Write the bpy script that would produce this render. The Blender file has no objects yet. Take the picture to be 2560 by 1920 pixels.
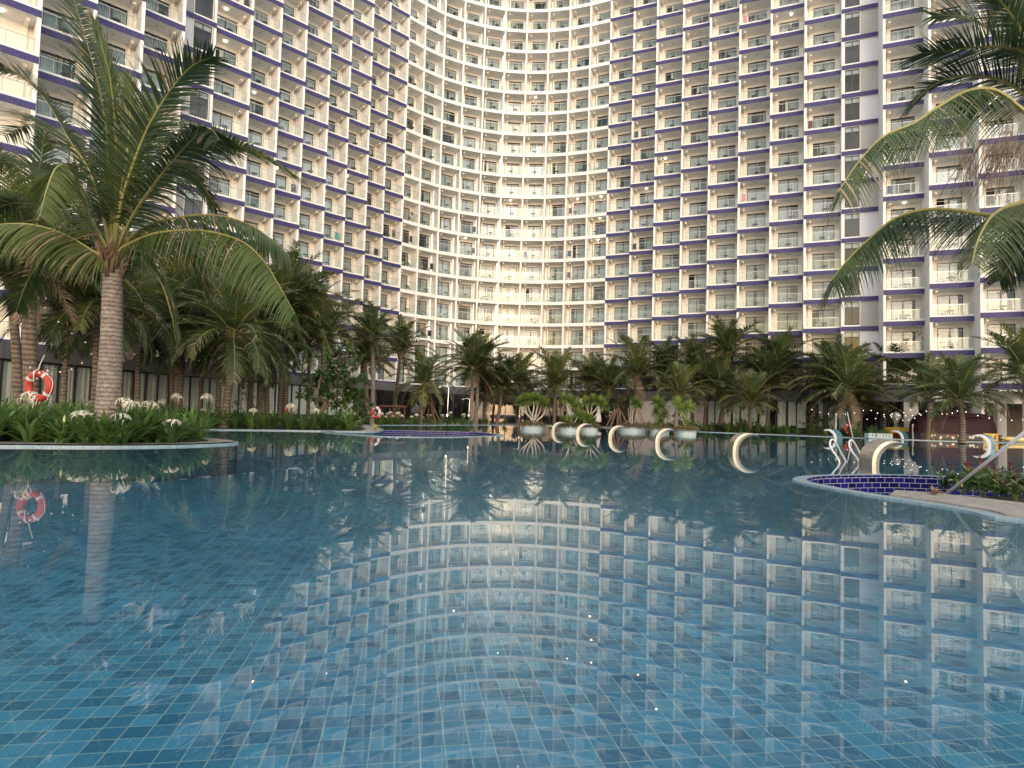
import bpy, bmesh, math, random
from mathutils import Vector, Matrix
import numpy as np
rnd = random.Random(7)
S = bpy.context.scene
COL = S.collection
# ------------------------------------------------------------------ camera
CAM_H, FPX = 1.17, 1560.0
PITCH, ROLL = math.atan(76.0 / FPX), math.atan(0.0275)
cam = bpy.data.cameras.new("camera"); co = bpy.data.objects.new("camera", cam); COL.objects.link(co)
cam.sensor_width = 36.0; cam.lens = 36.0 * FPX / 2560.0; cam.clip_end = 3000; cam.clip_start = 0.05
co.matrix_world = Matrix.Translation((0, 0, CAM_H)) @ Matrix.Rotation(PITCH, 4, 'X') @ Matrix.Rotation(math.pi / 2, 4, 'X') @ Matrix.Rotation(ROLL, 4, 'Z')
S.camera = co
# ------------------------------------------------------------------ sky, sun, exposure
SUN_EL, SUN_AZ = math.radians(6.0), math.radians(173.0)     # azimuth clockwise from +Y (behind the camera)
W = bpy.data.worlds.new("World"); S.world = W; W.use_nodes = True
nt = W.node_tree; nt.nodes.clear()
def N(t, typ, **k):
    n = t.nodes.new(typ)
    for a, b in k.items(): setattr(n, a, b)
    return n
sky = N(nt, 'ShaderNodeTexSky'); sky.sky_type = 'NISHITA'; sky.sun_disc = False
sky.sun_elevation = SUN_EL; sky.sun_rotation = SUN_AZ; sky.air_density = 1.2; sky.dust_density = 2.0; sky.ozone_density = 1.0
tc = N(nt, 'ShaderNodeTexCoord'); mp = N(nt, 'ShaderNodeMapping'); mp.inputs['Scale'].default_value = (1.6, 1.6, 4.5)
cn = N(nt, 'ShaderNodeTexNoise'); cn.inputs['Scale'].default_value = 2.3; cn.inputs['Detail'].default_value = 8
cr = N(nt, 'ShaderNodeValToRGB'); cr.color_ramp.elements[0].position = 0.40; cr.color_ramp.elements[1].position = 0.62
cm = N(nt, 'ShaderNodeMix', data_type='RGBA'); cm.inputs[7].default_value = (9.6, 9.3, 9.0, 1)
bg = N(nt, 'ShaderNodeBackground'); bg.inputs['Strength'].default_value = 0.15
wo = N(nt, 'ShaderNodeOutputWorld')
L = nt.links.new
L(tc.outputs['Generated'], mp.inputs['Vector']); L(mp.outputs[0], cn.inputs['Vector']); L(cn.outputs[0], cr.inputs[0])
mm = N(nt, 'ShaderNodeMath', operation='MULTIPLY'); mm.inputs[1].default_value = 0.8
L(cr.outputs[0], mm.inputs[0]); L(mm.outputs[0], cm.inputs[0]); L(sky.outputs[0], cm.inputs[6]); L(cm.outputs[2], bg.inputs[0]); L(bg.outputs[0], wo.inputs[0])
sl = bpy.data.lights.new("sun", 'SUN'); sl.energy = 0.8; sl.angle = math.radians(44); sl.color = (1.0, 0.94, 0.85)
so = bpy.data.objects.new("sun", sl); COL.objects.link(so)
sd = Vector((math.sin(SUN_AZ) * math.cos(SUN_EL), math.cos(SUN_AZ) * math.cos(SUN_EL), math.sin(SUN_EL)))
so.rotation_euler = sd.to_track_quat('Z', 'Y').to_euler()
S.view_settings.view_transform = 'Standard'; S.view_settings.look = 'None'; S.view_settings.exposure = 1.2; S.view_settings.gamma = 1.0
S.render.engine = 'CYCLES'
S.cycles.max_bounces = 8; S.cycles.transparent_max_bounces = 24; S.cycles.glossy_bounces = 4; S.cycles.diffuse_bounces = 5; S.cycles.transmission_bounces = 4
S.cycles.caustics_reflective = False; S.cycles.caustics_refractive = False; S.cycles.sample_clamp_indirect = 6.0
# ------------------------------------------------------------------ picture ray -> place in the world
def ray(x, y):
    u, v = (x - 1280) / FPX, -(y - 960) / FPX
    a, b = math.cos(ROLL), math.sin(ROLL)
    u, v = u * a - v * b, u * b + v * a
    a, b = math.cos(PITCH), math.sin(PITCH)
    return Vector((u, a - v * b, b + v * a))
def atZ(x, y, Z=0.0):
    d = ray(x, y); return Vector((0, 0, CAM_H)) + d * ((Z - CAM_H) / d.z)
def atY(x, y, Y):
    d = ray(x, y); return Vector((0, 0, CAM_H)) + d * (Y / d.y)
def proj(P):
    d = Vector(P) - Vector((0, 0, CAM_H)); a, b = math.cos(PITCH), math.sin(PITCH)
    f, v, u = d.y * a + d.z * b, -d.y * b + d.z * a, d.x
    u, v = u / f, v / f; a, b = math.cos(ROLL), math.sin(ROLL)
    return 1280 + FPX * (u * a + v * b), 960 - FPX * (-u * b + v * a)
# ------------------------------------------------------------------ materials
MATS = {}
def base(name):
    m = bpy.data.materials.new(name); m.use_nodes = True; t = m.node_tree
    return m, t, t.nodes['Principled BSDF'], t.nodes['Material Output']
def mat(name, col, rough=0.6, metal=0.0, var=0.0, scale=3.0, spec=0.5, bump=0.0, bscale=30.0, emit=0.0, col2=None, coord='Object', stretch=(1, 1, 1)):
    m, t, p, o = base(name)
    p.inputs['Base Color'].default_value = (*col, 1); p.inputs['Roughness'].default_value = rough
    p.inputs['Metallic'].default_value = metal; p.inputs['Specular IOR Level'].default_value = spec
    lk = t.links.new
    tcn = N(t, 'ShaderNodeTexCoord'); mpn = N(t, 'ShaderNodeMapping'); mpn.inputs['Scale'].default_value = stretch
    lk(tcn.outputs[coord], mpn.inputs[0])
    if var or col2:
        n = N(t, 'ShaderNodeTexNoise'); n.inputs['Scale'].default_value = scale; n.inputs['Detail'].default_value = 6; n.inputs['Roughness'].default_value = 0.65
        lk(mpn.outputs[0], n.inputs['Vector'])
        r = N(t, 'ShaderNodeValToRGB'); lk(n.outputs[0], r.inputs[0])
        c2 = col2 or tuple(min(1, c * (1 + var)) for c in col); c1 = col if col2 else tuple(c * (1 - var) for c in col)
        r.color_ramp.elements[0].color = (*c1, 1); r.color_ramp.elements[1].color = (*c2, 1)
        r.color_ramp.elements[0].position = 0.36; r.color_ramp.elements[1].position = 0.64
        lk(r.outputs[0], p.inputs['Base Color'])
    if bump:
        n2 = N(t, 'ShaderNodeTexNoise'); n2.inputs['Scale'].default_value = bscale; n2.inputs['Detail'].default_value = 5; lk(mpn.outputs[0], n2.inputs['Vector'])
        b = N(t, 'ShaderNodeBump'); b.inputs['Strength'].default_value = bump; b.inputs['Distance'].default_value = 0.02
        lk(n2.outputs[0], b.inputs['Height']); lk(b.outputs[0], p.inputs['Normal'])
    if emit:
        p.inputs['Emission Color'].default_value = (*col, 1); p.inputs['Emission Strength'].default_value = emit
    MATS[name] = m; return m
def brick(name, c1, c2, mortar, bw, bh, mort, rough, coord='UV', offset=0.5, bias=0.0, spec=0.5, bump=0.0):
    m, t, p, o = base(name); lk = t.links.new
    tcn = N(t, 'ShaderNodeTexCoord'); b = N(t, 'ShaderNodeTexBrick'); b.offset = offset
    b.inputs['Color1'].default_value = (*c1, 1); b.inputs['Color2'].default_value = (*c2, 1); b.inputs['Mortar'].default_value = (*mortar, 1)
    b.inputs['Scale'].default_value = 1; b.inputs['Mortar Size'].default_value = mort; b.inputs['Brick Width'].default_value = bw; b.inputs['Row Height'].default_value = bh; b.inputs['Bias'].default_value = bias
    b.inputs['Mortar Smooth'].default_value = 0.15
    lk(tcn.outputs[coord], b.inputs['Vector']); lk(b.outputs['Color'], p.inputs['Base Color'])
    p.inputs['Roughness'].default_value = rough; p.inputs['Specular IOR Level'].default_value = spec
    MATS[name] = m; return m, t, p, b, tcn
def glass(name, tint, ior, rough=0.0, gl=(1, 1, 1), boost=0.0):
    m, t, p, o = base(name); t.nodes.remove(p); lk = t.links.new
    tr = N(t, 'ShaderNodeBsdfTransparent'); tr.inputs[0].default_value = (*tint, 1)
    g = N(t, 'ShaderNodeBsdfGlossy'); g.inputs['Roughness'].default_value = rough; g.inputs[0].default_value = (*gl, 1)
    f = N(t, 'ShaderNodeFresnel'); ge = N(t, 'ShaderNodeNewGeometry'); iv = N(t, 'ShaderNodeMix', data_type='FLOAT')
    iv.inputs[2].default_value = ior; iv.inputs[3].default_value = 1 / ior; lk(ge.outputs['Backfacing'], iv.inputs[0]); lk(iv.outputs[0], f.inputs['IOR'])   # the same reflectance from both faces
    x = N(t, 'ShaderNodeMixShader')
    lk(f.outputs[0], x.inputs[0]); lk(tr.outputs[0], x.inputs[1]); lk(g.outputs[0], x.inputs[2]); lk(x.outputs[0], o.inputs[0])
    MATS[name] = m; return m, t, g, f
def leafmat(name, c1, c2, trans=0.35, rough=0.45, scale=1.5):
    m, t, p, o = base(name); lk = t.links.new
    oi = N(t, 'ShaderNodeObjectInfo'); tcn = N(t, 'ShaderNodeTexCoord'); n = N(t, 'ShaderNodeTexNoise'); n.inputs['Scale'].default_value = scale; n.inputs['Detail'].default_value = 3
    lk(tcn.outputs['Object'], n.inputs['Vector'])
    ad = N(t, 'ShaderNodeMath', operation='MULTIPLY_ADD'); ad.inputs[1].default_value = 0.5; lk(oi.outputs['Random'], ad.inputs[0])
    sb = N(t, 'ShaderNodeMath', operation='SUBTRACT'); sb.inputs[1].default_value = 0.25
    lk(n.outputs[0], sb.inputs[0]); lk(sb.outputs[0], ad.inputs[2])
    r = N(t, 'ShaderNodeValToRGB'); r.color_ramp.elements[0].color = (*c1, 1); r.color_ramp.elements[1].color = (*c2, 1)
    r.color_ramp.elements[0].position = 0.2; r.color_ramp.elements[1].position = 0.8
    lk(ad.outputs[0], r.inputs[0]); lk(r.outputs[0], p.inputs['Base Color']); p.inputs['Roughness'].default_value = rough; p.inputs['Specular IOR Level'].default_value = 0.45
    tl = N(t, 'ShaderNodeBsdfTranslucent'); x = N(t, 'ShaderNodeMixShader'); x.inputs[0].default_value = trans
    lk(r.outputs[0], tl.inputs[0]); lk(p.outputs[0], x.inputs[1]); lk(tl.outputs[0], x.inputs[2]); lk(x.outputs[0], o.inputs[0])
    MATS[name] = m; return m
mat('white', (0.81, 0.80, 0.785), 0.65, var=0.065, scale=0.5, stretch=(5, 5, 0.35), bump=0.05)
mat('cream', (0.83, 0.79, 0.715), 0.7, var=0.045, scale=0.6, stretch=(2, 2, 0.5))
mat('soffit', (0.86, 0.835, 0.80), 0.8, var=0.05, scale=0.5)
mat('lavender', (0.66, 0.65, 0.70), 0.6, var=0.04, scale=0.4)
mat('dimgrey', (0.40, 0.395, 0.385), 0.6, var=0.06, scale=0.4)
mat('frame', (0.035, 0.037, 0.042), 0.4)
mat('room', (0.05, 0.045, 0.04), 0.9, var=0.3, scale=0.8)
mat('curtain', (0.74, 0.77, 0.75), 0.9, var=0.12, scale=2.0, stretch=(6, 6, 0.1))
mat('rail', (0.42, 0.42, 0.43), 0.3, metal=0.8)
mat('steel', (0.62, 0.61, 0.60), 0.22, metal=1.0, var=0.05, scale=9)
mat('brushed', (0.50, 0.48, 0.45), 0.34, metal=1.0, var=0.22, scale=5, stretch=(0.6, 0.6, 9), bump=0.05, bscale=20)
mat('polished', (0.25, 0.245, 0.225), 0.36, metal=1.0, var=0.08, scale=4)
mat('tealplate', (0.05, 0.16, 0.20), 0.35, var=0.2, scale=5)
mat('tabledark', (0.045, 0.045, 0.05), 0.35)
mat('seafoam', (0.42, 0.55, 0.50), 0.5, var=0.1)
mat('deck', (0.38, 0.36, 0.33), 0.85, var=0.2, scale=1.3, bump=0.3, bscale=25)
mat('stone', (0.20, 0.185, 0.17), 0.85, col2=(0.33, 0.31, 0.285), scale=9, bump=0.6, bscale=60)
mat('soil', (0.035, 0.028, 0.02), 0.95, var=0.4, scale=6, bump=0.6)
mat('fascia', (0.17, 0.17, 0.18), 0.45, var=0.08, scale=0.5)
mat('hallwall', (0.62, 0.58, 0.565), 0.7, var=0.06, scale=0.5)
mat('blind', (0.86, 0.89, 0.87), 0.85, var=0.07, scale=1.5, stretch=(5, 5, 0.2))
mat('darkwall', (0.055, 0.048, 0.044), 0.8, var=0.2, scale=0.6)
mat('umberwall', (0.10, 0.085, 0.072), 0.8, var=0.2, scale=0.5)
mat('maroon', (0.030, 0.006, 0.011), 0.5, spec=0.22, var=0.12, scale=0.9)
mat('orange', (0.40, 0.036, 0.018), 0.45, var=0.18, scale=5, bump=0.1)
mat('tape', (0.55, 0.53, 0.50), 0.4)
mat('rope', (0.62, 0.60, 0.56), 0.8)
mat('cable', (0.03, 0.03, 0.03), 0.6)
mat('bulb', (0.80, 0.78, 0.74), 0.3)
mat('bulblit', (1.0, 0.93, 0.80), 0.3, emit=1.0)
mat('lamplit', (1.0, 0.80, 0.55), 0.3, emit=9.0)
mat('petal', (0.74, 0.70, 0.62), 0.6, var=0.08, scale=12)
mat('bud', (0.46, 0.52, 0.20), 0.5)
mat('yellowleaf', (0.46, 0.42, 0.12), 0.55, var=0.3, scale=8)
mat('redflower', (0.22, 0.05, 0.03), 0.6, var=0.3, scale=8)
mat('yellow', (0.62, 0.42, 0.05), 0.5, var=0.12, scale=3)
mat('paleyellow', (0.72, 0.62, 0.28), 0.6, var=0.12, scale=3)
mat('red', (0.30, 0.06, 0.03), 0.5, var=0.2, scale=2)
mat('bluesign', (0.04, 0.06, 0.33), 0.4)
mat('planterblue', (0.44, 0.54, 0.57), 0.6, var=0.1, scale=6)
mat('wood', (0.11, 0.035, 0.022), 0.6, var=0.3, scale=4, stretch=(1, 1, 6))
mat('propwood', (0.22, 0.13, 0.085), 0.8, var=0.3, scale=5)
mat('railwhite', (0.72, 0.72, 0.75), 0.3, metal=0.2)
mat('greybark', (0.20, 0.175, 0.15), 0.85, var=0.3, scale=7, bump=0.5, bscale=25)
mat('palebark', (0.42, 0.38, 0.32), 0.8, var=0.25, scale=7, bump=0.5, bscale=25)
mat('thatch', (0.085, 0.062, 0.045), 0.95, var=0.5, scale=9, stretch=(6, 6, 0.8), bump=0.8, bscale=40)
mat('fibre', (0.15, 0.088, 0.05), 0.9, var=0.5, scale=7, stretch=(3, 3, 0.6), bump=0.9, bscale=30)
mat('blackwhite', (0.03, 0.03, 0.03), 0.6)
mat('skin', (0.42, 0.26, 0.18), 0.6)
mat('cloth_orange', (0.50, 0.20, 0.05), 0.8); mat('cloth_dark', (0.025, 0.025, 0.032), 0.85); mat('cloth_teal', (0.05, 0.32, 0.32), 0.85)
mat('cloth_plum', (0.14, 0.05, 0.08), 0.85); mat('cloth_pink', (0.62, 0.25, 0.30), 0.85); mat('cloth_white', (0.68, 0.67, 0.66), 0.85); mat('cloth_blue', (0.08, 0.10, 0.22), 0.85)
mat('hair', (0.012, 0.01, 0.009), 0.6)
leafmat('frond', (0.027, 0.052, 0.020), (0.090, 0.130, 0.042), 0.34, 0.42)
leafmat('frondlight', (0.065, 0.105, 0.024), (0.15, 0.185, 0.052), 0.40, 0.42)
leafmat('dry', (0.17, 0.115, 0.075), (0.34, 0.25, 0.17), 0.2, 0.8)
leafmat('rachis', (0.20, 0.19, 0.055), (0.36, 0.32, 0.11), 0.05, 0.45)
leafmat('lily', (0.050, 0.110, 0.028), (0.150, 0.250, 0.065), 0.32, 0.35, 3.0)
leafmat('sword', (0.13, 0.21, 0.045), (0.32, 0.41, 0.10), 0.35, 0.4, 3.0)
leafmat('broad', (0.040, 0.090, 0.026), (0.11, 0.20, 0.055), 0.25, 0.32, 2.0)
leafmat('hedge', (0.12, 0.10, 0.045), (0.26, 0.20, 0.10), 0.2, 0.6, 4.0)
# trunk of a coconut palm: rings across the stem
def trunkmat(name, c1, c2, freq):
    m, t, p, o = base(name); lk = t.links.new
    tcn = N(t, 'ShaderNodeTexCoord'); w = N(t, 'ShaderNodeTexWave'); w.wave_type = 'BANDS'; w.bands_direction = 'Z'
    w.inputs['Scale'].default_value = freq; w.inputs['Distortion'].default_value = 3.2; w.inputs['Detail'].default_value = 4; w.inputs['Detail Scale'].default_value = 5.0
    n = N(t, 'ShaderNodeTexNoise'); n.inputs['Scale'].default_value = 6; n.inputs['Detail'].default_value = 9; n.inputs['Roughness'].default_value = 0.7
    lk(tcn.outputs['Object'], w.inputs['Vector']); lk(tcn.outputs['Object'], n.inputs['Vector'])
    r = N(t, 'ShaderNodeValToRGB'); r.color_ramp.elements[0].color = (*[c * 0.6 for c in c1], 1); r.color_ramp.elements[0].position = 0.02
    r.color_ramp.elements[1].color = (*c1, 1); r.color_ramp.elements[1].position = 0.14
    e = r.color_ramp.elements.new(0.9); e.color = (*c2, 1)
    lk(w.outputs[0], r.inputs[0])
    mx = N(t, 'ShaderNodeMix', data_type='RGBA', blend_type='MULTIPLY'); mx.inputs[0].default_value = 0.9
    r2 = N(t, 'ShaderNodeValToRGB'); r2.color_ramp.elements[0].position = 0.3; r2.color_ramp.elements[0].color = (0.42, 0.39, 0.37, 1); r2.color_ramp.elements[1].position = 0.62
    lk(n.outputs[0], r2.inputs[0]); lk(r.outputs[0], mx.inputs[6]); lk(r2.outputs[0], mx.inputs[7]); lk(mx.outputs[2], p.inputs['Base Color'])
    b = N(t, 'ShaderNodeBump'); b.inputs['Strength'].default_value = 0.22; b.inputs['Distance'].default_value = 0.02; lk(w.outputs[0], b.inputs['Height']); lk(b.outputs[0], p.inputs['Normal'])
    p.inputs['Roughness'].default_value = 0.9
    MATS[name] = m
trunkmat('trunkpale', (0.215, 0.18, 0.15), (0.32, 0.27, 0.23), 2.6)
trunkmat('trunk', (0.13, 0.10, 0.078), (0.24, 0.185, 0.14), 1.7)
# blue glass mosaic of the slab edges: small chips with white joints
mm_, t_, p_, b_, c_ = brick('mosaic', (0.012, 0.010, 0.10), (0.036, 0.029, 0.19), (0.17, 0.16, 0.27), 0.075, 0.075, 0.005, 0.5, spec=0.3, offset=0.0)
v_ = N(t_, 'ShaderNodeTexNoise'); v_.inputs['Scale'].default_value = 9; v_.inputs['Detail'].default_value = 6
x_ = N(t_, 'ShaderNodeMix', data_type='RGBA', blend_type='MULTIPLY'); x_.inputs[0].default_value = 0.8
r_ = N(t_, 'ShaderNodeValToRGB'); r_.color_ramp.elements[0].position = 0.35; r_.color_ramp.elements[0].color = (0.5, 0.5, 0.55, 1); r_.color_ramp.elements[1].position = 0.65
t_.links.new(c_.outputs['UV'], v_.inputs['Vector']); t_.links.new(v_.outputs[0], r_.inputs[0]); t_.links.new(b_.outputs[0], x_.inputs[6]); t_.links.new(r_.outputs[0], x_.inputs[7]); t_.links.new(x_.outputs[2], p_.inputs['Base Color'])
brick('cobalt', (0.008, 0.007, 0.06), (0.018, 0.014, 0.17), (0.42, 0.42, 0.48), 0.24, 0.115, 0.006, 0.12)
brick('walltile', (0.006, 0.045, 0.09), (0.015, 0.085, 0.14), (0.10, 0.13, 0.13), 0.155, 0.155, 0.005, 0.4, offset=0.0)
brick('rimtile', (0.17, 0.26, 0.32), (0.24, 0.33, 0.38), (0.34, 0.40, 0.44), 0.10, 0.30, 0.005, 0.35, offset=0.0)
mm_, t_, p_, b_, c_ = brick('pooltile', (0.014, 0.105, 0.185), (0.056, 0.225, 0.335), (0.25, 0.32, 0.315), 0.155, 0.155, 0.0046, 0.35, offset=0.0)
# stains and slow tone drift over the pool floor
n_ = N(t_, 'ShaderNodeTexNoise'); n_.inputs['Scale'].default_value = 0.5; n_.inputs['Detail'].default_value = 5
x_ = N(t_, 'ShaderNodeMix', data_type='RGBA', blend_type='MULTIPLY'); x_.inputs[0].default_value = 0.7
r_ = N(t_, 'ShaderNodeValToRGB'); r_.color_ramp.elements[0].position = 0.3; r_.color_ramp.elements[0].color = (0.62, 0.68, 0.75, 1); r_.color_ramp.elements[1].position = 0.65
t_.links.new(c_.outputs['UV'], n_.inputs['Vector']); t_.links.new(n_.outputs[0], r_.inputs[0]); t_.links.new(b_.outputs[0], x_.inputs[6]); t_.links.new(r_.outputs[0], x_.inputs[7]); t_.links.new(x_.outputs[2], p_.inputs['Base Color'])
glass('pane', (0.80, 0.83, 0.84), 1.5, 0.0, (0.98, 0.98, 1.0))
glass('railglass', (0.965, 0.985, 0.972), 1.36, 0.02)
glass('hallglass', (0.96, 0.98, 0.97), 1.45, 0.0)
mw, tw, gw, fw = glass('water', (0.80, 0.93, 0.97), 1.33, 0.0)
# barely moving water: long low ripples
tcw = N(tw, 'ShaderNodeTexCoord'); mpw = N(tw, 'ShaderNodeMapping'); mpw.inputs['Scale'].default_value = (0.7, 1.6, 1.0)
nw = N(tw, 'ShaderNodeTexNoise'); nw.inputs['Scale'].default_value = 2.2; nw.inputs['Detail'].default_value = 6; nw.inputs['Roughness'].default_value = 0.55
bw = N(tw, 'ShaderNodeBump'); bw.inputs['Strength'].default_value = 1.0; bw.inputs['Distance'].default_value = 0.00004
tw.links.new(tcw.outputs['Object'], mpw.inputs[0]); tw.links.new(mpw.outputs[0], nw.inputs['Vector']); tw.links.new(nw.outputs[0], bw.inputs['Height'])
tw.links.new(bw.outputs[0], gw.inputs['Normal']); tw.links.new(bw.outputs[0], fw.inputs['Normal'])
# ------------------------------------------------------------------ mesh helpers
class MB:
    """collects faces; build() links them as ONE mesh object"""
    def __init__(s): s.v = []; s.f = []; s.m = []; s.uv = []; s.names = []
    def mi(s, m):
        if m not in s.names: s.names.append(m)
        return s.names.index(m)
    def face(s, pts, m, uv=None):
        i = len(s.v); s.v += [tuple(p) for p in pts]; s.f.append(tuple(range(i, i + len(pts)))); s.m.append(s.mi(m))
        s.uv.append(uv)
    def box(s, lo, hi, m, fr=None, skip=''):
        """axis box in frame fr (Matrix or None); UVs in metres"""
        x0, y0, z0 = lo; x1, y1, z1 = hi
        q = {'y-': [(x0, y0, z0), (x1, y0, z0), (x1, y0, z1), (x0, y0, z1)], 'y+': [(x1, y1, z0), (x0, y1, z0), (x0, y1, z1), (x1, y1, z1)],
             'x-': [(x0, y1, z0), (x0, y0, z0), (x0, y0, z1), (x0, y1, z1)], 'x+': [(x1, y0, z0), (x1, y1, z0), (x1, y1, z1), (x1, y0, z1)],
             'z-': [(x0, y1, z0), (x1, y1, z0), (x1, y0, z0), (x0, y0, z0)], 'z+': [(x0, y0, z1), (x1, y0, z1), (x1, y1, z1), (x0, y1, z1)]}
        for k, p in q.items():
            if k in skip.split(): continue
            a = {'y': (0, 2), 'x': (1, 2), 'z': (0, 1)}[k[0]]
            uv = [(c[a[0]], c[a[1]]) for c in p]
            if fr is not None: p = [fr @ Vector(c) for c in p]
            s.face(p, m, uv)
    def tube(s, pts, rad, m, n=8, cap=True):
        pts = [Vector(p) for p in pts]; rad = rad if isinstance(rad, (list, tuple)) else [rad] * len(pts)
        rings = []; up = Vector((0, 0, 1)); prev = None; dist = 0
        base_i = len(s.v)
        for i, p in enumerate(pts):
            d = (pts[min(i + 1, len(pts) - 1)] - pts[max(i - 1, 0)]).normalized()
            if prev is None:
                a = d.cross(up if abs(d.z) < 0.95 else Vector((1, 0, 0))).normalized()
            else:
                a = (prev - d * prev.dot(d)).normalized()
            prev = a; b = d.cross(a)
            if i: dist += (p - pts[i - 1]).length
            rings.append([len(s.v) + k for k in range(n)])
            for k in range(n):
                t = 2 * math.pi * k / n; s.v.append(tuple(p + (a * math.cos(t) + b * math.sin(t)) * rad[i]))
        mi = s.mi(m)
        for i in range(len(pts) - 1):
            for k in range(n):
                s.f.append((rings[i][k], rings[i][(k + 1) % n], rings[i + 1][(k + 1) % n], rings[i + 1][k])); s.m.append(mi); s.uv.append(None)
        if cap:
            s.f.append(tuple(reversed(rings[0]))); s.m.append(mi); s.uv.append(None)
            s.f.append(tuple(rings[-1])); s.m.append(mi); s.uv.append(None)
    def lathe(s, prof, m, n=16, fr=None):
        rings = []; mi = s.mi(m)
        for r, z in prof:
            rings.append([len(s.v) + k for k in range(n)])
            for k in range(n):
                t = 2 * math.pi * k / n; p = Vector((r * math.cos(t), r * math.sin(t), z)); s.v.append(tuple(fr @ p if fr is not None else p))
        for i in range(len(prof) - 1):
            for k in range(n):
                s.f.append((rings[i][k], rings[i][(k + 1) % n], rings[i + 1][(k + 1) % n], rings[i + 1][k])); s.m.append(mi); s.uv.append(None)
    def strip(s, ctr, side, wid, m):
        """flat ribbon along ctr with half-widths wid along side vectors"""
        mi = s.mi(m) if isinstance(m, str) else None; i0 = len(s.v); n = len(ctr)
        for c, d, w in zip(ctr, side, wid):
            s.v.append(tuple(c - d * w)); s.v.append(tuple(c + d * w))
        for i in range(n - 1):
            a = i0 + 2 * i; s.f.append((a, a + 1, a + 3, a + 2)); s.m.append(mi if mi is not None else s.mi(m[min(i, len(m) - 1)])); s.uv.append(None)
    def add(s, o, fr):
        i = len(s.v); s.v += [tuple(fr @ Vector(p)) for p in o.v]
        s.f += [tuple(k + i for k in f) for f in o.f]; mp_ = [s.mi(n) for n in o.names]; s.m += [mp_[k] for k in o.m]; s.uv += o.uv
    def mesh(s, name, smooth=False):
        me = bpy.data.meshes.new(name); me.from_pydata(s.v, [], s.f)
        for n in s.names: me.materials.append(MATS[n])
        me.polygons.foreach_set('material_index', s.m)
        if any(u is not None for u in s.uv):
            ul = me.uv_layers.new(name='UVMap'); arr = np.zeros((len(me.loops), 2), np.float32); j = 0
            for f, u in zip(s.f, s.uv):
                if u is not None: arr[j:j + len(f)] = u
                j += len(f)
            ul.data.foreach_set('uv', arr.ravel())
        if smooth: me.polygons.foreach_set('use_smooth', [True] * len(me.polygons))
        me.update(); return me
    def build(s, name, parent=None, smooth=False, loc=None):
        return link(name, s.mesh(name, smooth), parent, loc)
def link(name, data, parent=None, loc=None, rz=0.0, sc=None):
    o = bpy.data.objects.new(name, data); COL.objects.link(o)
    if parent is not None: o.parent = parent
    if loc is not None: o.location = loc
    if rz: o.rotation_euler = (0, 0, rz)
    if sc is not None: o.scale = (sc, sc, sc) if not isinstance(sc, tuple) else sc
    return o
def tag(o, label=None, cat=None, group=None, kind=None):
    if label: o['label'] = label
    if cat: o['category'] = cat
    if group: o['group'] = group
    if kind: o['kind'] = kind
    return o
def thing(name, label, cat, loc=(0, 0, 0), rz=0.0, group=None):
    return tag(link(name, None, None, loc, rz), label, cat, group)
def frame(o, u, z=0.0):
    """frame with x along u (2-D), y inward (left-hand normal of u), origin o"""
    u = Vector((u[0], u[1], 0)).normalized(); n = Vector((-u.y, u.x, 0))
    return Matrix(((u.x, n.x, 0, o[0]), (u.y, n.y, 0, o[1]), (0, 0, 1, z), (0, 0, 0, 1)))
def poly_sheet(name, outer, holes, z, m, uvrot=0.0):
    bm = bmesh.new(); es = []
    for lp in [outer] + holes:
        vs = [bm.verts.new((p[0], p[1], z)) for p in lp]
        es += [bm.edges.new((vs[i], vs[(i + 1) % len(vs)])) for i in range(len(vs))]
    bmesh.ops.triangle_fill(bm, use_beauty=True, edges=es)
    for f in bm.faces:
        if f.normal.z < 0: f.normal_flip()
    ul = bm.loops.layers.uv.new('UVMap'); a, b = math.cos(uvrot), math.sin(uvrot)
    for f in bm.faces:
        for l in f.loops: x, y = l.vert.co.x, l.vert.co.y; l[ul].uv = (x * a - y * b, x * b + y * a)
    me = bpy.data.meshes.new(name); bm.to_mesh(me); bm.free(); me.materials.append(MATS[m]); return me
def smooth_loop(pts, k=4):
    """Catmull-Rom through a closed list of 2-D points"""
    out = []; n = len(pts)
    for i in range(n):
        p0, p1, p2, p3 = [Vector(pts[(i + j) % n][:2]) for j in (-1, 0, 1, 2)]
        for q in range(k):
            t = q / k; out.append(tuple(0.5 * ((2 * p1) + (p2 - p0) * t + (2 * p0 - 5 * p1 + 4 * p2 - p3) * t * t + (3 * p1 - p0 - 3 * p2 + p3) * t ** 3)))
    return out
def offset_loop(pts, d):
    n = len(pts); out = []
    area = sum(pts[i][0] * pts[(i + 1) % n][1] - pts[(i + 1) % n][0] * pts[i][1] for i in range(n)); sg = 1 if area > 0 else -1
    for i in range(n):
        t = (Vector(pts[(i + 1) % n][:2]) - Vector(pts[i - 1][:2])).normalized(); out.append((pts[i][0] + t.y * d * sg, pts[i][1] - t.x * d * sg))
    return out
def ring_band(mb, a, b, za, zb, m, width=None):
    """quads between two loops of equal length, UV along the loop"""
    n = len(a); s = 0.0
    for i in range(n):
        j = (i + 1) % n; ds = (Vector(a[j]) - Vector(a[i])).length; h = width or math.hypot((Vector(a[i]) - Vector(b[i])).length, zb - za)
        mb.face([(*a[i], za), (*a[j], za), (*b[j], zb), (*b[i], zb)], m, [(s, 0), (s + ds, 0), (s + ds, h), (s, h)]); s += ds
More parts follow.
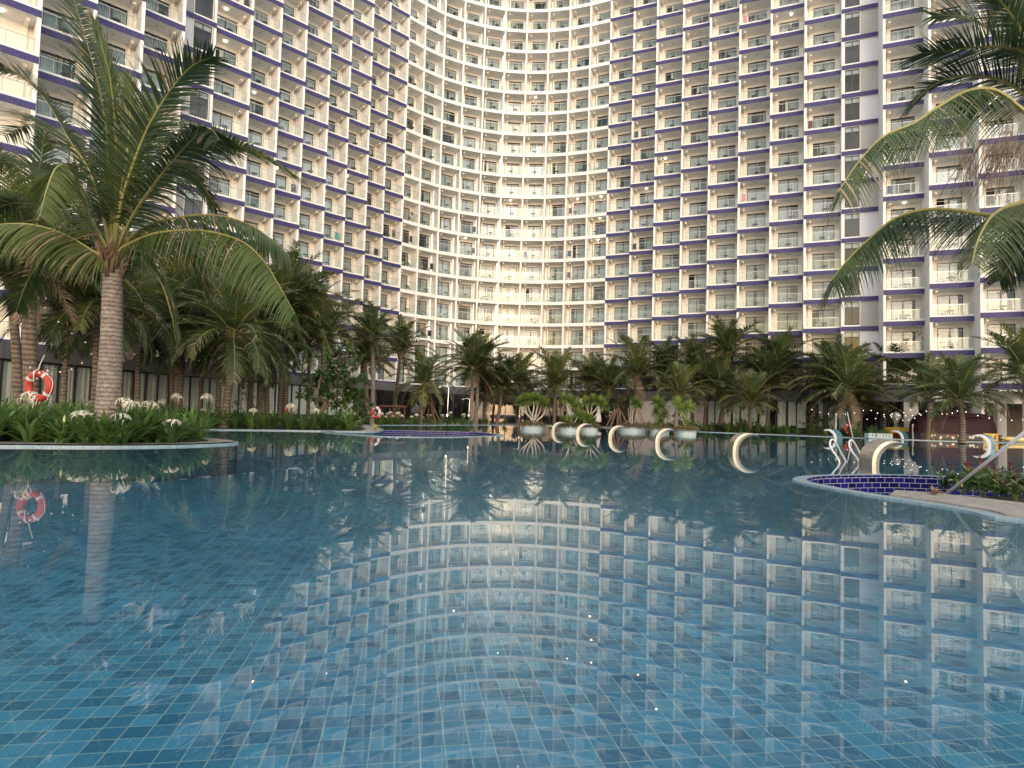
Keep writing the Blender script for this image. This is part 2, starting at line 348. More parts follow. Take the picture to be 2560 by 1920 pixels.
def spline(pts, n):
    """n points along a Catmull-Rom through pts (3-D), even in parameter"""
    P = [Vector(p) for p in pts]; P = [P[0] * 2 - P[1]] + P + [P[-1] * 2 - P[-2]]; m = len(P) - 3; out = []
    for i in range(n):
        g = i / (n - 1) * m; k = min(int(g), m - 1); t = g - k; a, b, c, d = P[k:k + 4]
        out.append(0.5 * ((2 * b) + (c - a) * t + (2 * a - 5 * b + 4 * c - d) * t * t + (3 * b - a - 3 * c + d) * t ** 3))
    return out
ORD = 'zeroth first second third fourth fifth sixth seventh eighth ninth tenth eleventh twelfth thirteenth fourteenth fifteenth sixteenth seventeenth eighteenth nineteenth twentieth'.split()
def ordinal(n):
    if n <= 20: return ORD[n]
    return {2: 'twenty', 3: 'thirty'}[n // 10] + '-' + ORD[n % 10] if n % 10 else {3: 'thirtieth'}[n // 10]
# ------------------------------------------------------------------ hotel: plan of the concave facade
FH = 3.0                                   # floor to floor
ZB = 4.09 * FH + CAM_H - 3 * FH            # underside of the lowest balcony slab
NF = 20                                    # balcony floors
DEP = 1.65                                 # balcony depth
def pl(o, x, y, fl):                       # a slab edge read in the photograph -> its place in plan
    p = atZ(o + x / 4.608, y / 4.608, ZB + (15 + fl) * FH); return Vector((p.x, p.y))
RAW = [('L', pl(0, 0, 45, -8), pl(0, 480, 208, -8)), ('L', pl(0, 470, 372, -8), pl(0, 1125, 120, -7)),
       ('L', pl(0, 1125, 258, -7), pl(0, 1658, 468, -7)), ('L', pl(0, 1685, 182, -6), pl(0, 2132, 365, -6)),
       ('SL', pl(440, 118, 185, -5), pl(440, 470, 328, -5)), ('L', pl(440, 475, 372, -5), pl(440, 880, 545, -5)),
       ('L', pl(440, 900, 285, -4), pl(440, 1222, 435, -4)), ('L', pl(440, 1238, 200, -3), pl(440, 1520, 345, -3)),
       ('L', pl(440, 1535, 116, -2), pl(440, 1805, 250, -2)), ('L', pl(440, 1815, 66, -1), pl(440, 2045, 174, -1)),
       ('L', pl(880, 15, 258, -1), pl(880, 250, 370, -1)), ('L', pl(880, 262, 198, 0), pl(880, 450, 295, 0)),
       ('L', pl(880, 455, 373, 0), pl(880, 657, 468, 0))]
cp_ = [pl(880, x, y, 0) for x, y in ((657, 468), (843, 568), (1063, 668), (1288, 741), (1521, 796), (1756, 834), (2004, 850), (2255, 847), (2499, 825), (2739, 786), (2967, 740))]
RAW += [('C', cp_[i], cp_[i + 1]) for i in range(10)]
RAW += [('R', pl(1320, 940, 740, 0), pl(1320, 1205, 690, 0)), ('R', pl(1320, 1210, 632, 0), pl(1320, 1475, 580, 0)), ('R', pl(1320, 1480, 490, 0), pl(1320, 1780, 430, 0)),
        ('R', pl(1320, 1785, 362, 0), pl(1320, 2090, 300, 0)), ('R', pl(1760, 68, 202, 0), pl(1760, 405, 130, 0)), ('R', pl(1760, 408, 337, -1), pl(1760, 765, 262, -1)),
        ('R', pl(1760, 770, 157, -1), pl(1760, 1155, 75, -1)), ('R', pl(1760, 1160, 290, -2), pl(1760, 1580, 205, -2)), ('SR', pl(1760, 1587, 160, -2), pl(1760, 2040, 75, -2)),
        ('R', pl(2080, 587, 217, -3), pl(2080, 1083, 120, -3)), ('R', pl(2080, 1110, 340, -4), pl(2080, 1645, 250, -4))]
a11 = pl(2080, 1680, 115, -4); u11 = (RAW[-1][2] - RAW[-1][1]).normalized()
RAW += [('R', a11, a11 + u11 * 3.6), ('R', a11 + Vector((2.4, -2.9)), a11 + Vector((2.4, -2.9)) + u11 * 3.7)]
uL = (RAW[1][2] - RAW[1][1]).normalized()
RAW[0] = ('L', RAW[0][2] - uL * 3.1, RAW[0][2])
RAW = [('L', RAW[0][1] - uL * 3.1 + Vector((-0.4, -2.0)), RAW[0][1] + Vector((-0.55, -1.55)))] + RAW
class Bay: pass
BAYS = []
for kd, a, b in RAW:
    B = Bay(); B.kind = kd[-1]; B.stair = kd[0] == 'S'; B.a = Vector(a); B.b = Vector(b); BAYS.append(B)
# straighten the two wings: one bay direction each
for kind in 'LR':
    u = sum(((B.b - B.a).normalized() for B in BAYS if B.kind == kind), Vector((0, 0))).normalized()
    for B in BAYS:
        if B.kind == kind:
            w = (B.b - B.a).length
            if kind == 'L': B.a = B.b - u * w
            else: B.b = B.a + u * w
FT = 0.22
def isect(p, u, q, v):                     # p + u*s meets q + v*t
    d = u.x * v.y - u.y * v.x; r = q - p; return p + u * ((r.x * v.y - r.y * v.x) / d)
for i, B in enumerate(BAYS): B.u = (B.b - B.a).normalized(); B.n = Vector((-B.u.y, B.u.x))
for i, B in enumerate(BAYS):
    B.fl = B.fr = None                     # fins: (x0, x1, y1) in the bay's own frame
    if B.kind == 'L' and i + 1 < len(BAYS):
        Nx = BAYS[i + 1]
        if Nx.kind == 'L': Nx.a = isect(Nx.a, Nx.u, B.b, B.n)
    if B.kind == 'R' and i > 0 and BAYS[i - 1].kind == 'R':
        P = BAYS[i - 1]; P.b = isect(P.a, P.u, B.a, B.n)
for i, B in enumerate(BAYS):
    B.w = (B.b - B.a).length; B.i = i
    nb = BAYS[i + 1] if B.kind == 'L' else BAYS[i - 1]
    if B.kind == 'L':
        st = (nb.a - B.b).dot(B.n) if i + 1 < len(BAYS) else 0
        B.fin = (B.w - FT, B.w, max(0, st) + DEP + 0.15)
    elif B.kind == 'R':
        st = (BAYS[i - 1].b - B.a).dot(B.n) if i and BAYS[i - 1].kind == 'R' else 0
        B.fin = (0, FT, max(0, st) + DEP + 0.15)
    else: B.fin = (-FT / 2, FT / 2, DEP + 0.1)
    B.fr = frame(B.a, B.u)
    if B.stair: B.win = (0.30, 0.30 + 0.41 * B.w, 0.66, 2.96) if B.kind == 'R' else (B.w - 0.36 - 0.45 * B.w, B.w - 0.36, 0.66, 2.96)
    elif B.kind == 'L': B.win = (0.13 * B.w, 0.13 * B.w + min(2.1, 0.62 * B.w), 0.42, 2.66)
    elif B.kind == 'R': B.win = (0.27 * B.w, 0.27 * B.w + min(2.1, 0.60 * B.w), 0.42, 2.66)
    else: B.win = (B.w / 2 - min(1.08, 0.36 * B.w), B.w / 2 + min(1.08, 0.36 * B.w), 0.42, 2.66)
def slab_mb(B):
    m = MB(); w = B.w; wing = B.kind != 'C'; y0 = 0.03 if wing else 0.0
    if B.stair:
        m.box((0.01, 0.03, 0), (w - 0.01, 0.40, 0.30), 'white')
        x0, x1 = (0.23, B.win[1] + 0.06) if B.kind == 'R' else (B.win[0] - 0.06, w - 0.23)
        m.box((x0, 0.05, 0.30), (x1, 0.40, 0.62), 'white'); return m
    x0, x1 = (0.01, w - 0.01) if wing else (0, w)
    m.box((x0, y0, 0), (x1, DEP + 0.1, 0.40), 'white', skip='z- y-')
    m.face([(x0, DEP + 0.1, 0), (x1, DEP + 0.1, 0), (x1, y0, 0), (x0, y0, 0)], 'soffit')
    top = 0.62 if wing else 0.43
    m.face([(x0, y0, 0), (x1, y0, 0), (x1, y0, top), (x0, y0, top)], 'white')
    m.box((x0, y0, 0.40), (x1, y0 + 0.13, top), 'white', skip='y- z-')
    c = ((B.win[0] + B.win[1]) / 2, 0.8, 0)
    m.lathe([(0.0, -0.02), (0.075, -0.02), (0.085, 0.0)], 'rail', 8, Matrix.Translation(c))
    return m
def tile_mb(B):
    m = MB(); o = rnd.random() * 5; m.box((0.0, 0, 0.002), (B.w, 0.028, 0.46), 'mosaic')
    return m
def rail_mb(B):
    m = MB(); w = B.w; top = 0.62 if B.kind != 'C' else 0.43; z1 = 1.52
    x0, x1 = (B.fin[1] + 0.02, w - 0.02) if B.kind == 'R' else ((0.02, B.fin[0] - 0.02) if B.kind == 'L' else (FT / 2 + 0.02, w - FT / 2 - 0.02))
    m.box((x0, 0.10, top + 0.03), (x1, 0.112, z1), 'railglass')
    m.box((x0, 0.085, z1), (x1, 0.127, z1 + 0.045), 'rail')
    n = 2
    for k in range(1, n + 1):
        x = x0 + (x1 - x0) * k / (n + 1); m.box((x - 0.012, 0.115, top), (x + 0.012, 0.135, z1), 'rail')
    return m
def frame_mb(B):
    m = MB(); x0, x1, z0, z1 = B.win; y0, y1 = (DEP + 0.03, DEP + 0.10) if not B.stair else (0.07, 0.14); t = 0.055
    m.box((x0, y0, z0), (x0 + t, y1, z1), 'frame'); m.box((x1 - t, y0, z0), (x1, y1, z1), 'frame')
    m.box((x0 + t, y0, z1 - t), (x1 - t, y1, z1), 'frame'); m.box((x0 + t, y0, z0), (x1 - t, y1, z0 + t), 'frame')
    xm = (x0 + x1) / 2; m.box((xm - 0.035, y0 + 0.002, z0 + t), (xm + 0.035, y1 - 0.002, z1 - t), 'frame')
    if B.stair: zz = z0 + 0.76 * (z1 - z0); m.box((x0 + t, y0 + 0.004, zz - 0.03), (xm - 0.035, y1 - 0.004, zz + 0.03), 'frame'); m.box((xm + 0.035, y0 + 0.004, zz - 0.03), (x1 - t, y1 - 0.004, zz + 0.03), 'frame')
    return m
def pane_mb(B, tilt=0.0, opened=False):
    m = MB(); x0, x1, z0, z1 = B.win; y = DEP + 0.065 if not B.stair else 0.105
    xm = (x0 + x1) / 2
    for a, b in ((x0 + 0.05, xm - 0.03), (xm + 0.03, x1 - 0.05)):
        if opened and a < xm: continue
        m.box((a, y - 0.004, z0 + 0.05), (b, y + 0.004, z1 - 0.05), 'pane')
    return m
def curtain_mb(B, style, seed):
    r = random.Random(seed); m = MB(); x0, x1, z0, z1 = B.win
    if B.stair:
        m.box((x0, 0.20, z0 + 0.76 * (z1 - z0)), (x1, 0.22, z1), 'blind'); return m
    y = DEP + 0.22; w = x1 - x0
    spans = {'closed': [(0, 1)], 'mid': [(0, 0.42), (0.58, 1)], 'left': [(0.33, 1)], 'right': [(0, 0.64)], 'open': [(0, 0.22), (0.86, 1)], 'slit': [(0, 0.48), (0.54, 1)]}[style]
    for a, b in spans:
        n = max(3, int((b - a) * w / 0.05)); pts = []
        for k in range(n + 1): pts.append((x0 + (a + (b - a) * k / n) * w, y + 0.05 * math.sin(k * 2.1 + r.random()), 0))
        for k in range(n):
            p, q = pts[k], pts[k + 1]; m.face([(p[0], p[1], z0), (q[0], q[1], z0), (q[0], q[1], z1), (p[0], p[1], z1)], 'curtain')
    return m
def wall_mb(B):
    m = MB(); w = B.w
    for k in range(NF):
        z = ZB + k * FH; x0, x1, z0, z1 = B.win; fr = Matrix.Translation((0, 0, z))
        if B.stair:
            p = ('dimgrey', 'lavender')[k % 2]  # lit and dim floors of the stair wall, put into two alternating colours
            wa, wb = (x1 + 0.06, w - 0.01) if B.kind == 'R' else (0.01, x0 - 0.06)
            m.box((wa, 0.16, 0.30), (wb, 0.5, FH), p, fr, skip='z- z+')
            m.box((x0 - 0.06, 0.055, z1), (x1 + 0.06, 0.5, FH), 'white', fr)
            for s in ((x0 - 0.06, x0), (x1, x1 + 0.06)): m.box((s[0], 0.055, 0.62), (s[1], 0.5, z1), 'white', fr)
            rb = (0.5, 0.62)
        else:
            m.box((0, DEP, 0.2), (x0, DEP + 0.15, FH + 0.2), 'cream', fr, skip='z- z+'); m.box((x1, DEP, 0.2), (w, DEP + 0.15, FH + 0.2), 'cream', fr, skip='z- z+')
            m.box((x0, DEP, z1), (x1, DEP + 0.15, FH + 0.2), 'cream', fr, skip='z+'); m.box((x0, DEP, 0.2), (x1, DEP + 0.15, z0), 'white', fr, skip='z-')
            px = (FT + 0.30 if B.kind != 'L' else w - FT - 0.52)
            m.box((px, DEP - 0.16, 0.3), (px + 0.22, DEP + 0.01, FH + 0.1), 'cream', fr, skip='z- z+')
            m.box((px + 0.01, 0.5, FH - 0.24), (px + 0.21, DEP - 0.1, FH + 0.05), 'cream', fr, skip='z+')
            m.box((0, DEP - 0.012, FH - 0.62), (w, DEP + 0.01, FH - 0.58), 'cream', fr)
            rb = (DEP + 0.15, DEP + 0.95)
        ya, yb = rb
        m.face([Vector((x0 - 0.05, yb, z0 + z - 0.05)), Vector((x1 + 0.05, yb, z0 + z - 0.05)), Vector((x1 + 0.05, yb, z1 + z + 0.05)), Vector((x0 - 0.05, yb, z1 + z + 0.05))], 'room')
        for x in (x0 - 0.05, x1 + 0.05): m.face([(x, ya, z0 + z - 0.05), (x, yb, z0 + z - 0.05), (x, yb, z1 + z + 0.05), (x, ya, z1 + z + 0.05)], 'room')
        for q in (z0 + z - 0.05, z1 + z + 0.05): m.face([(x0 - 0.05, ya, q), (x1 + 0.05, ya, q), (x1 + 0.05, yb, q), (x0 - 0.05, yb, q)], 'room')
    if B.i < len(BAYS) - 3: m.box((-0.05, 0.5, 0.0), (w + 0.05, 0.8, ZB + 0.2), 'darkwall', None, skip='z-')
    return m
hotel = thing('hotel_building', 'tall concave white hotel with stacked balconies, sliding doors and blue mosaic slab edges', 'hotel', (0, 84, 0))
HI = Matrix.Translation((0, -84, 0))
def hpart(name, data, B=None, z=0.0):
    o = link(name, data, hotel); fr = HI @ Matrix.Translation((0, 0, z)) @ (B.fr if B else Matrix()); o.matrix_local = fr; return o
# what each balcony covers in the picture, and how much of it the palms leave in view
def seen_area(B, k):
    z = ZB + k * FH; q = [proj(B.fr @ Vector((x, 0.0, zz))) for x in (0, B.w) for zz in (z, z + FH)]
    xs, ys = [p[0] for p in q], [p[1] for p in q]; cx, cy = sum(xs) / 4, sum(ys) / 4
    wx = max(0, min(2560, max(xs)) - max(0, min(xs))); wy = max(0, min(1920, (q[1][1] + q[3][1]) / 2 * 0 + max(ys)) - max(0, min(ys)))
    a = wx * wy
    if cx < 0 or cx > 2560 or cy < 0: return 0
    if cy > 905: return 0
    if cx < 700 and cy > 330 + max(0, (cx - 480)) * 1.6: a *= 0.05
    if cx < 330 and cy > 180: a *= 0.2
    if cx < 830 and cy > 760: a *= 0.1
    if cx > 2330 and 60 < cy < 480: a *= 0.25
    return a
cells = [(B, k) for B in BAYS for k in range(NF)]
area = {(B.i, k): seen_area(B, k) for B, k in cells}
rank = sorted(((area[(B.i, k)], B.i, k) for B, k in cells if not B.stair), reverse=True)
OWN = {(i, k) for a, i, k in rank[:100]}
wrank = sorted(((area[(B.i, k)], B.i, k) for B, k in cells), reverse=True)
OWNW = {(i, k) for a, i, k in wrank[:100]}
STY = ['closed'] * 9 + ['mid'] * 3 + ['left'] * 2 + ['right'] * 3 + ['open'] * 2 + ['slit'] * 4
restb, restw = MB(), MB()
DARK_OPEN = {}
for B in BAYS:
    i0 = rnd.randrange(1000)
    hpart('back_wall', wall_mb(B).mesh('back_wall'), B)
    m = MB(); x0, x1, yy = B.fin
    m.box((x0, 0.035, 0.0), (x1, yy, ZB + NF * FH + 0.4), 'white', None, skip='z-'); hpart('fin_wall', m.mesh('fin_wall'), B)
    sm, tm, rm, fm = slab_mb(B), tile_mb(B), rail_mb(B), frame_mb(B)
    cm_ = {s: curtain_mb(B, s, i0) for s in set(STY)}; pm = pane_mb(B); po = pane_mb(B, opened=True)
    wing = B.kind != 'C'; D = {}
    def data(key, mb, nm):
        if key not in D: D[key] = mb.mesh(nm)
        return D[key]
    for k in range(NF):
        z = ZB + k * FH; st = rnd.choice(STY); op = rnd.random() < 0.06
        if op: st = rnd.choice(['left', 'open', 'left'])
        fz = Matrix.Translation((0, 0, z)) @ B.fr
        if (B.i, k) in OWN:
            s = hpart('balcony', data('s', sm, 'balcony'), B, z)
            if wing: link('tile_band', data('t', tm, 'tile_band'), s)
            link('glass_railing', data('r', rm, 'glass_railing'), s)
        else:
            restb.add(sm, fz)
            if wing: restb.add(tm, fz)
            if not B.stair: restb.add(rm, fz)
        if (B.i, k) in OWNW:
            s = hpart('window', data('f', fm, 'window_frame'), B, z)
            link('glass_pane', data('o' if op else 'p', po if op else pm, 'glass_pane'), s); link('blind' if B.stair else 'curtain', data(st, cm_[st], 'curtain'), s)
        else:
            restw.add(fm, fz); restw.add(po if op else pm, fz); restw.add(cm_[st], fz)
tag(hpart('balcony_rows', restb.mesh('balcony_rows')), kind='stuff'); tag(hpart('window_rows', restw.mesh('window_rows')), kind='stuff')
m = MB()
for B in BAYS: m.box((0, -0.01, ZB + NF * FH), (B.w, DEP + 6, ZB + NF * FH + 0.9), 'white', B.fr)
hpart('roof_parapet', m.mesh('roof_parapet'))
def balcony_at(x, y):
    """the balcony a picture point falls on: (bay, floor, x along it)"""
    d = ray(x, y); best = None
    for B in BAYS:
        den = d.x * B.n.x + d.y * B.n.y
        if abs(den) < 1e-6: continue
        t = (B.a.x * B.n.x + B.a.y * B.n.y) / den; P = Vector((d.x * t, d.y * t, CAM_H + d.z * t)); s = (Vector((P.x, P.y)) - B.a).dot(B.u)
        if 0 <= s <= B.w and (best is None or t < best[0]): best = (t, B, int((P.z - ZB) // FH), s, (P.z - ZB) % FH)
    return best[1:] if best else None
NVIS = [B for B in BAYS if area_ok] if False else BAYS
def where(B, k):
    return '%s bay from the left, %s balcony floor up' % (ordinal(B.i), ordinal(k + 1))
# round tables on the balconies: 300 of their own, the rest as one
tb = MB(); tb.lathe([(0.0, 0.66), (0.31, 0.66), (0.32, 0.675), (0.31, 0.69), (0.0, 0.69)], 'tabledark', 14); tb.lathe([(0.03, 0.02), (0.03, 0.66)], 'tabledark', 6); tb.lathe([(0.0, 0.0), (0.2, 0.0), (0.2, 0.02), (0.03, 0.03)], 'tabledark', 10)
tme = tb.mesh('balcony_table'); rt = MB(); cnt = 0
trank = [(i, k) for a, i, k in rank if a > 0]; town = set(trank[:296])
for B in BAYS:
    if B.stair: continue
    for k in range(NF):
        x = (B.win[0] + B.win[1]) / 2 + rnd.uniform(-0.3, 0.35); p = B.fr @ Vector((x, 0.55 + rnd.uniform(0, 0.2), ZB + k * FH + 0.401))
        if (B.i, k) in town:
            o = link('balcony_table', tme, None, p); tag(o, 'round dark table, ' + where(B, k), 'table', 'small round tables on the hotel balconies'); cnt += 1
        elif area[(B.i, k)] > 0: rt.add(tb, Matrix.Translation(p))
if rt.v: tag(rt.build('balcony_tables'), 'small round tables on the highest and farthest balconies', 'tables', 'small round tables on the hotel balconies', 'stuff')
# pale shell chairs, readable only on the lower floors
ch = MB()
for (a, b) in ((-0.17, -0.16), (0.17, -0.16), (-0.17, 0.17), (0.17, 0.17)): ch.tube([(a, b, 0), (a * 0.8, b * 0.8, 0.42)], 0.012, 'seafoam', 5)
sec = [(-0.21, 0.43), (0.0, 0.41), (0.17, 0.44), (0.23, 0.60), (0.27, 0.80)]
for j in range(len(sec) - 1):
    (ya, za), (yb, zb) = sec[j], sec[j + 1]; wa, wb = (0.22, 0.24, 0.24, 0.23, 0.16)[j:j + 2]
    for dz in (0, -0.012): ch.face([(-wa, ya, za + dz), (wa, ya, za + dz), (wb, yb, zb + dz), (-wb, yb, zb + dz)], 'seafoam')
    for sg in (-1, 1): ch.face([(sg * wa, ya, za), (sg * wb, yb, zb), (sg * wb, yb, zb - 0.012), (sg * wa, ya, za - 0.012)], 'seafoam')
for sg in (-1, 1): ch.tube([(sg * 0.23, -0.15, 0.44), (sg * 0.25, -0.1, 0.62), (sg * 0.24, 0.2, 0.66)], 0.014, 'seafoam', 5)
cme = ch.mesh('balcony_chair')
for B in BAYS:
    if B.stair: continue
    for k in range(0, 6):
        if area[(B.i, k)] < 300: continue
        for sg, sd_ in ((-1, 'left'), (1, 'right')):
            if rnd.random() < 0.12: continue
            x = (B.win[0] + B.win[1]) / 2 + sg * rnd.uniform(0.55, 0.7); p = B.fr @ Vector((x, 0.75, ZB + k * FH + 0.401))
            o = link('balcony_chair', cme, None, p, math.atan2(B.u.y, B.u.x) + sg * 1.2 + rnd.uniform(-0.4, 0.4)); tag(o, 'pale shell chair %s of the table, ' % sd_ + where(B, k), 'chair', 'pale shell chairs on the lower balconies')
# lamps that are lit under some balcony ceilings
lam = MB(); lam.lathe([(0.0, -0.10), (0.05, -0.10), (0.11, -0.02), (0.09, 0.0)], 'lamplit', 10); lme = lam.mesh('ceiling_lamp')
LIT = [(6, 20), (573, 20), (571, 102), (643, 232), (700, 420), (1660, 420), (1979, 30), (1498, 500), (1613, 472), (1338, 243), (1277, 502), (1440, 500), (1495, 555), (1016, 570), (1490, 605), (1167, 599), (875, 443), (968, 437), (1495, 605), (2265, 505), (818, 482)]
done = set()
for x, y in LIT:
    r = balcony_at(x, y + 12)
    if r and (r[0].i, r[1]) not in done and not r[0].stair:
        B, k = r[0], r[1]; done.add((B.i, k)); p = B.fr @ Vector((r[2], 0.8, ZB + (k + 1) * FH - 0.025))
        tag(link('ceiling_lamp', lme, None, p), 'lit ceiling lamp, ' + where(B, k), 'lamp', 'lit lamps under the balcony ceilings')
# washing hung over racks and rails
def cloth_mb(m, w, h, seed):
    r = random.Random(seed); q = MB(); n = 6
    for s in (-1, 1):
        for j in range(n):
            xa, xb = -w / 2 + w * j / n, -w / 2 + w * (j + 1) / n; a = 0.05 * s + 0.03 * math.sin(j * 2.2 + seed); b = 0.05 * s + 0.03 * math.sin((j + 1) * 2.2 + seed); ha, hb = h * (0.85 + 0.15 * r.random()), h * (0.85 + 0.15 * r.random())
            q.face([(xa, s * 0.02, 0), (xb, s * 0.02, 0), (xb, b, -hb), (xa, a, -ha)], m)
    for j in range(n): xa, xb = -w / 2 + w * j / n, -w / 2 + w * (j + 1) / n; q.face([(xa, -0.02, 0), (xb, -0.02, 0), (xb, 0.02, 0), (xa, 0.02, 0)], m)
    return q
WASH = [(620, 5, 'cloth_dark', 'dark towel'), (845, 602, 'cloth_teal', 'teal towel'), (953, 330, 'cloth_white', 'white towel'), (943, 635, 'cloth_dark', 'black clothes'), (1030, 612, 'cloth_dark', 'dark shirt'), (1082, 675, 'cloth_dark', 'dark jacket'),
        (1191, 580, 'cloth_dark', 'dark shorts'), (1188, 632, 'cloth_plum', 'plum cloth'), (1077, 840, 'cloth_dark', 'dark clothes'), (1490, 418, 'cloth_white', 'white sheet'), (1308, 645, 'cloth_blue', 'blue shirt'), (1415, 643, 'cloth_blue', 'navy shirt'), (1413, 696, 'cloth_plum', 'dark red cloth'),
        (1578, 620, 'cloth_dark', 'dark garment'), (1857, 50, 'cloth_pink', 'pink towel'), (1851, 497, 'cloth_pink', 'pink towel'), (2022, 317, 'cloth_plum', 'brownish clothes'), (1587, 340, 'cloth_dark', 'black trousers'), (737, 472, 'cloth_dark', 'dark clothes'), (2217, 476, 'cloth_blue', 'grey blue cloth'), (1418, 535, 'cloth_plum', 'plum shirt')]
done = set()
for j, (x, y, mt, nm) in enumerate(WASH):
    r = balcony_at(x, y)
    if not r or (r[0].i, r[1]) in done: continue
    B, k, s, dz = r; done.add((B.i, k)); o = cloth_mb(mt, 0.45, 0.85, j).build('hanging_cloth', None, False, B.fr @ Vector((min(max(s, 0.6), B.w - 0.6), 0.32, ZB + k * FH + 1.62)))
    o.rotation_euler = (0, 0, math.atan2(B.u.y, B.u.x) + rnd.uniform(-0.3, 0.3)); tag(o, '%s hung out, ' % nm + where(B, k), 'laundry', 'washing on the balconies')

# folding drying racks by the rails of the left wing
dr = MB()
for x in (-0.28, 0.28): dr.tube([(x, -0.2, 0), (x, 0.15, 0.95)], 0.012, 'white', 5); dr.tube([(x, 0.2, 0), (x, -0.15, 0.95)], 0.012, 'white', 5)
for k in range(6): dr.tube([(-0.28, -0.25 + 0.1 * k, 0.95), (0.28, -0.25 + 0.1 * k, 0.95)], 0.008, 'white', 4)
dme = dr.mesh('drying_rack')
for B in BAYS:
    if B.kind != 'L' or B.stair: continue
    for k in range(4, NF):
        if area[(B.i, k)] < 700 or rnd.random() < 0.45: continue
        o = link('drying_rack', dme, None, B.fr @ Vector((B.w - 0.75, 0.55, ZB + k * FH + 0.401)), math.atan2(B.u.y, B.u.x) + rnd.uniform(-0.4, 0.4)); tag(o, 'white folding drying rack, ' + where(B, k), 'rack', 'drying racks on the left balconies')
# ------------------------------------------------------------------ ground and pool
GZ = 0.03
OUT = [(-15, -6), (-16.5, 6), (-14.6, 14.4), (-12.8, 15.7), (-11.6, 16.1), (-10.4, 16.7), (-9.4, 17.6), (-8.8, 18.7), (-8.6, 19.8), (-9.6, 21.1), (-11.1, 21.9), (-14, 23.5), (-16.5, 26), (-16.8, 28.7), (-15.2, 30.2), (-13.5, 31.3), (-11.9, 32.2), (-9.0, 33.2),
       (-7.4, 34.0), (-7.4, 36), (-7.9, 38.6), (-9.2, 43), (-10.9, 48.7), (-8.6, 53), (-6.3, 56.5), (-3, 62.5), (0.9, 67.6), (5.4, 68.7), (11.6, 66.0), (18.1, 58.4), (22.2, 56.2), (27.0, 53.0), (30.5, 50.2), (35.4, 49.3), (42, 49.0), (47, 45), (49, 35), (42, 15), (27, 1), (14, -6)]
OUT = smooth_loop(OUT, 3)
A_ = lambda x, y: tuple(atZ(x, y, 0.02)[:2])
PITR = smooth_loop([A_(1982, 1200), A_(2003, 1190.5), A_(2075, 1186.5), A_(2200, 1185.5), A_(2320, 1189), A_(2440, 1194), A_(2560, 1201), (13.6, 12.6), (14.2, 9.5), (12.0, 6.6), (8.6, 6.4), A_(2560, 1302), A_(2420, 1277), A_(2300, 1257), A_(2160, 1236), A_(2040, 1214)], 4)
PITL = smooth_loop([A_(1262, 1088), A_(1200, 1080.5), A_(1100, 1077.5), A_(1000, 1075.5), A_(930, 1075), (-9.2, 35), (-9.6, 31.5), A_(928, 1089.5), A_(1000, 1092), A_(1080, 1093), A_(1150, 1092.5), A_(1215, 1090.5)], 4)
sheet = poly_sheet('ground', [(-900, -700), (900, -700), (900, 1200), (-900, 1200)], [offset_loop(OUT, 0.02)], GZ, 'deck'); tag(link('ground', sheet), kind='structure')
tag(link('pool_water', poly_sheet('pool_water', offset_loop(OUT, 0.05), [PITR, PITL], 0.0, 'water')), kind='structure')
tag(link('pool_floor', poly_sheet('pool_floor', offset_loop(OUT, 0.05), [], -0.92, 'pooltile', math.radians(-9.5))), kind='structure')
m = MB(); ring_band(m, OUT, OUT, -0.95, GZ + 0.01, 'walltile'); tag(m.build('pool_wall'), kind='structure')
m = MB(); o2, o3 = offset_loop(OUT, -0.02), offset_loop(OUT, 0.10)
ring_band(m, o2, o3, GZ + 0.02, GZ + 0.02, 'rimtile', 0.22); ring_band(m, o2, o2, -0.04, GZ + 0.02, 'rimtile'); ring_band(m, o3, o3, GZ - 0.05, GZ + 0.02, 'rimtile')
tag(m.build('pool_coping'), 'pale blue tiled coping along the pool edge', kind='structure')
for LP, nm, dp in ((PITR, 'sunken planter at the right lined with cobalt blue tiles and a pale rim', -0.95), (PITL, 'narrow sunken basin behind the left showers, lined with cobalt blue tiles', -0.7)):
    t = thing('sunken_basin', nm, 'basin', (sum(p[0] for p in LP) / len(LP), sum(p[1] for p in LP) / len(LP), 0)); off = Vector((-t.location.x, -t.location.y, 0))
    ins = offset_loop(LP, -0.26 if dp < -0.9 else -0.3); m = MB()
    ring_band(m, LP, ins, 0.025, 0.025, 'rimtile', 0.3); ring_band(m, LP, LP, -0.95, 0.025, 'rimtile'); m.build('rim', t, False, off)
    m = MB(); ring_band(m, ins, ins, dp, 0.022, 'cobalt'); m.build('tiled_wall', t, False, off)
    link('basin_floor', poly_sheet('basin_floor', ins, [], dp + 0.01, 'soil'), t, off)
# stone ledge and soil inside the right basin
INR = offset_loop(PITR, -0.262); near = [p for p in INR if p[0] < 9.2 and p[1] < 11.6 and proj((p[0], p[1], 0.02))[1] > 1236 and proj((p[0], p[1], 0.02))[0] > 2130]
near.sort(key=lambda p: -p[1])
ST = near + [(9.4, 7.4), (10.8, 8.3), A_(2570, 1263), A_(2460, 1250), A_(2330, 1235), A_(2240, 1229.5)]
tag(link('stone_ledge', None), 'cracked grey stone ledge inside the rim of the right tiled basin', 'stone ledge')
SL = bpy.data.objects['stone_ledge']; m = MB(); top = [(p[0], p[1]) for p in ST]
for p in [top]:
    zt = 0.05; m.face([(x, y, zt) for x, y in reversed(top)] if sum(top[i][0] * top[i - 1][1] - top[i - 1][0] * top[i][1] for i in range(len(top))) > 0 else [(x, y, zt) for x, y in top], 'stone'); ring_band(m, top, top, -0.9, zt, 'stone')
m.build('slab', SL)
BEDR = [A_(2330, 1234), A_(2460, 1247), A_(2580, 1260), (13.0, 10.0), (13.2, 12.2), A_(2600, 1222), A_(2450, 1222), A_(2380, 1226)]
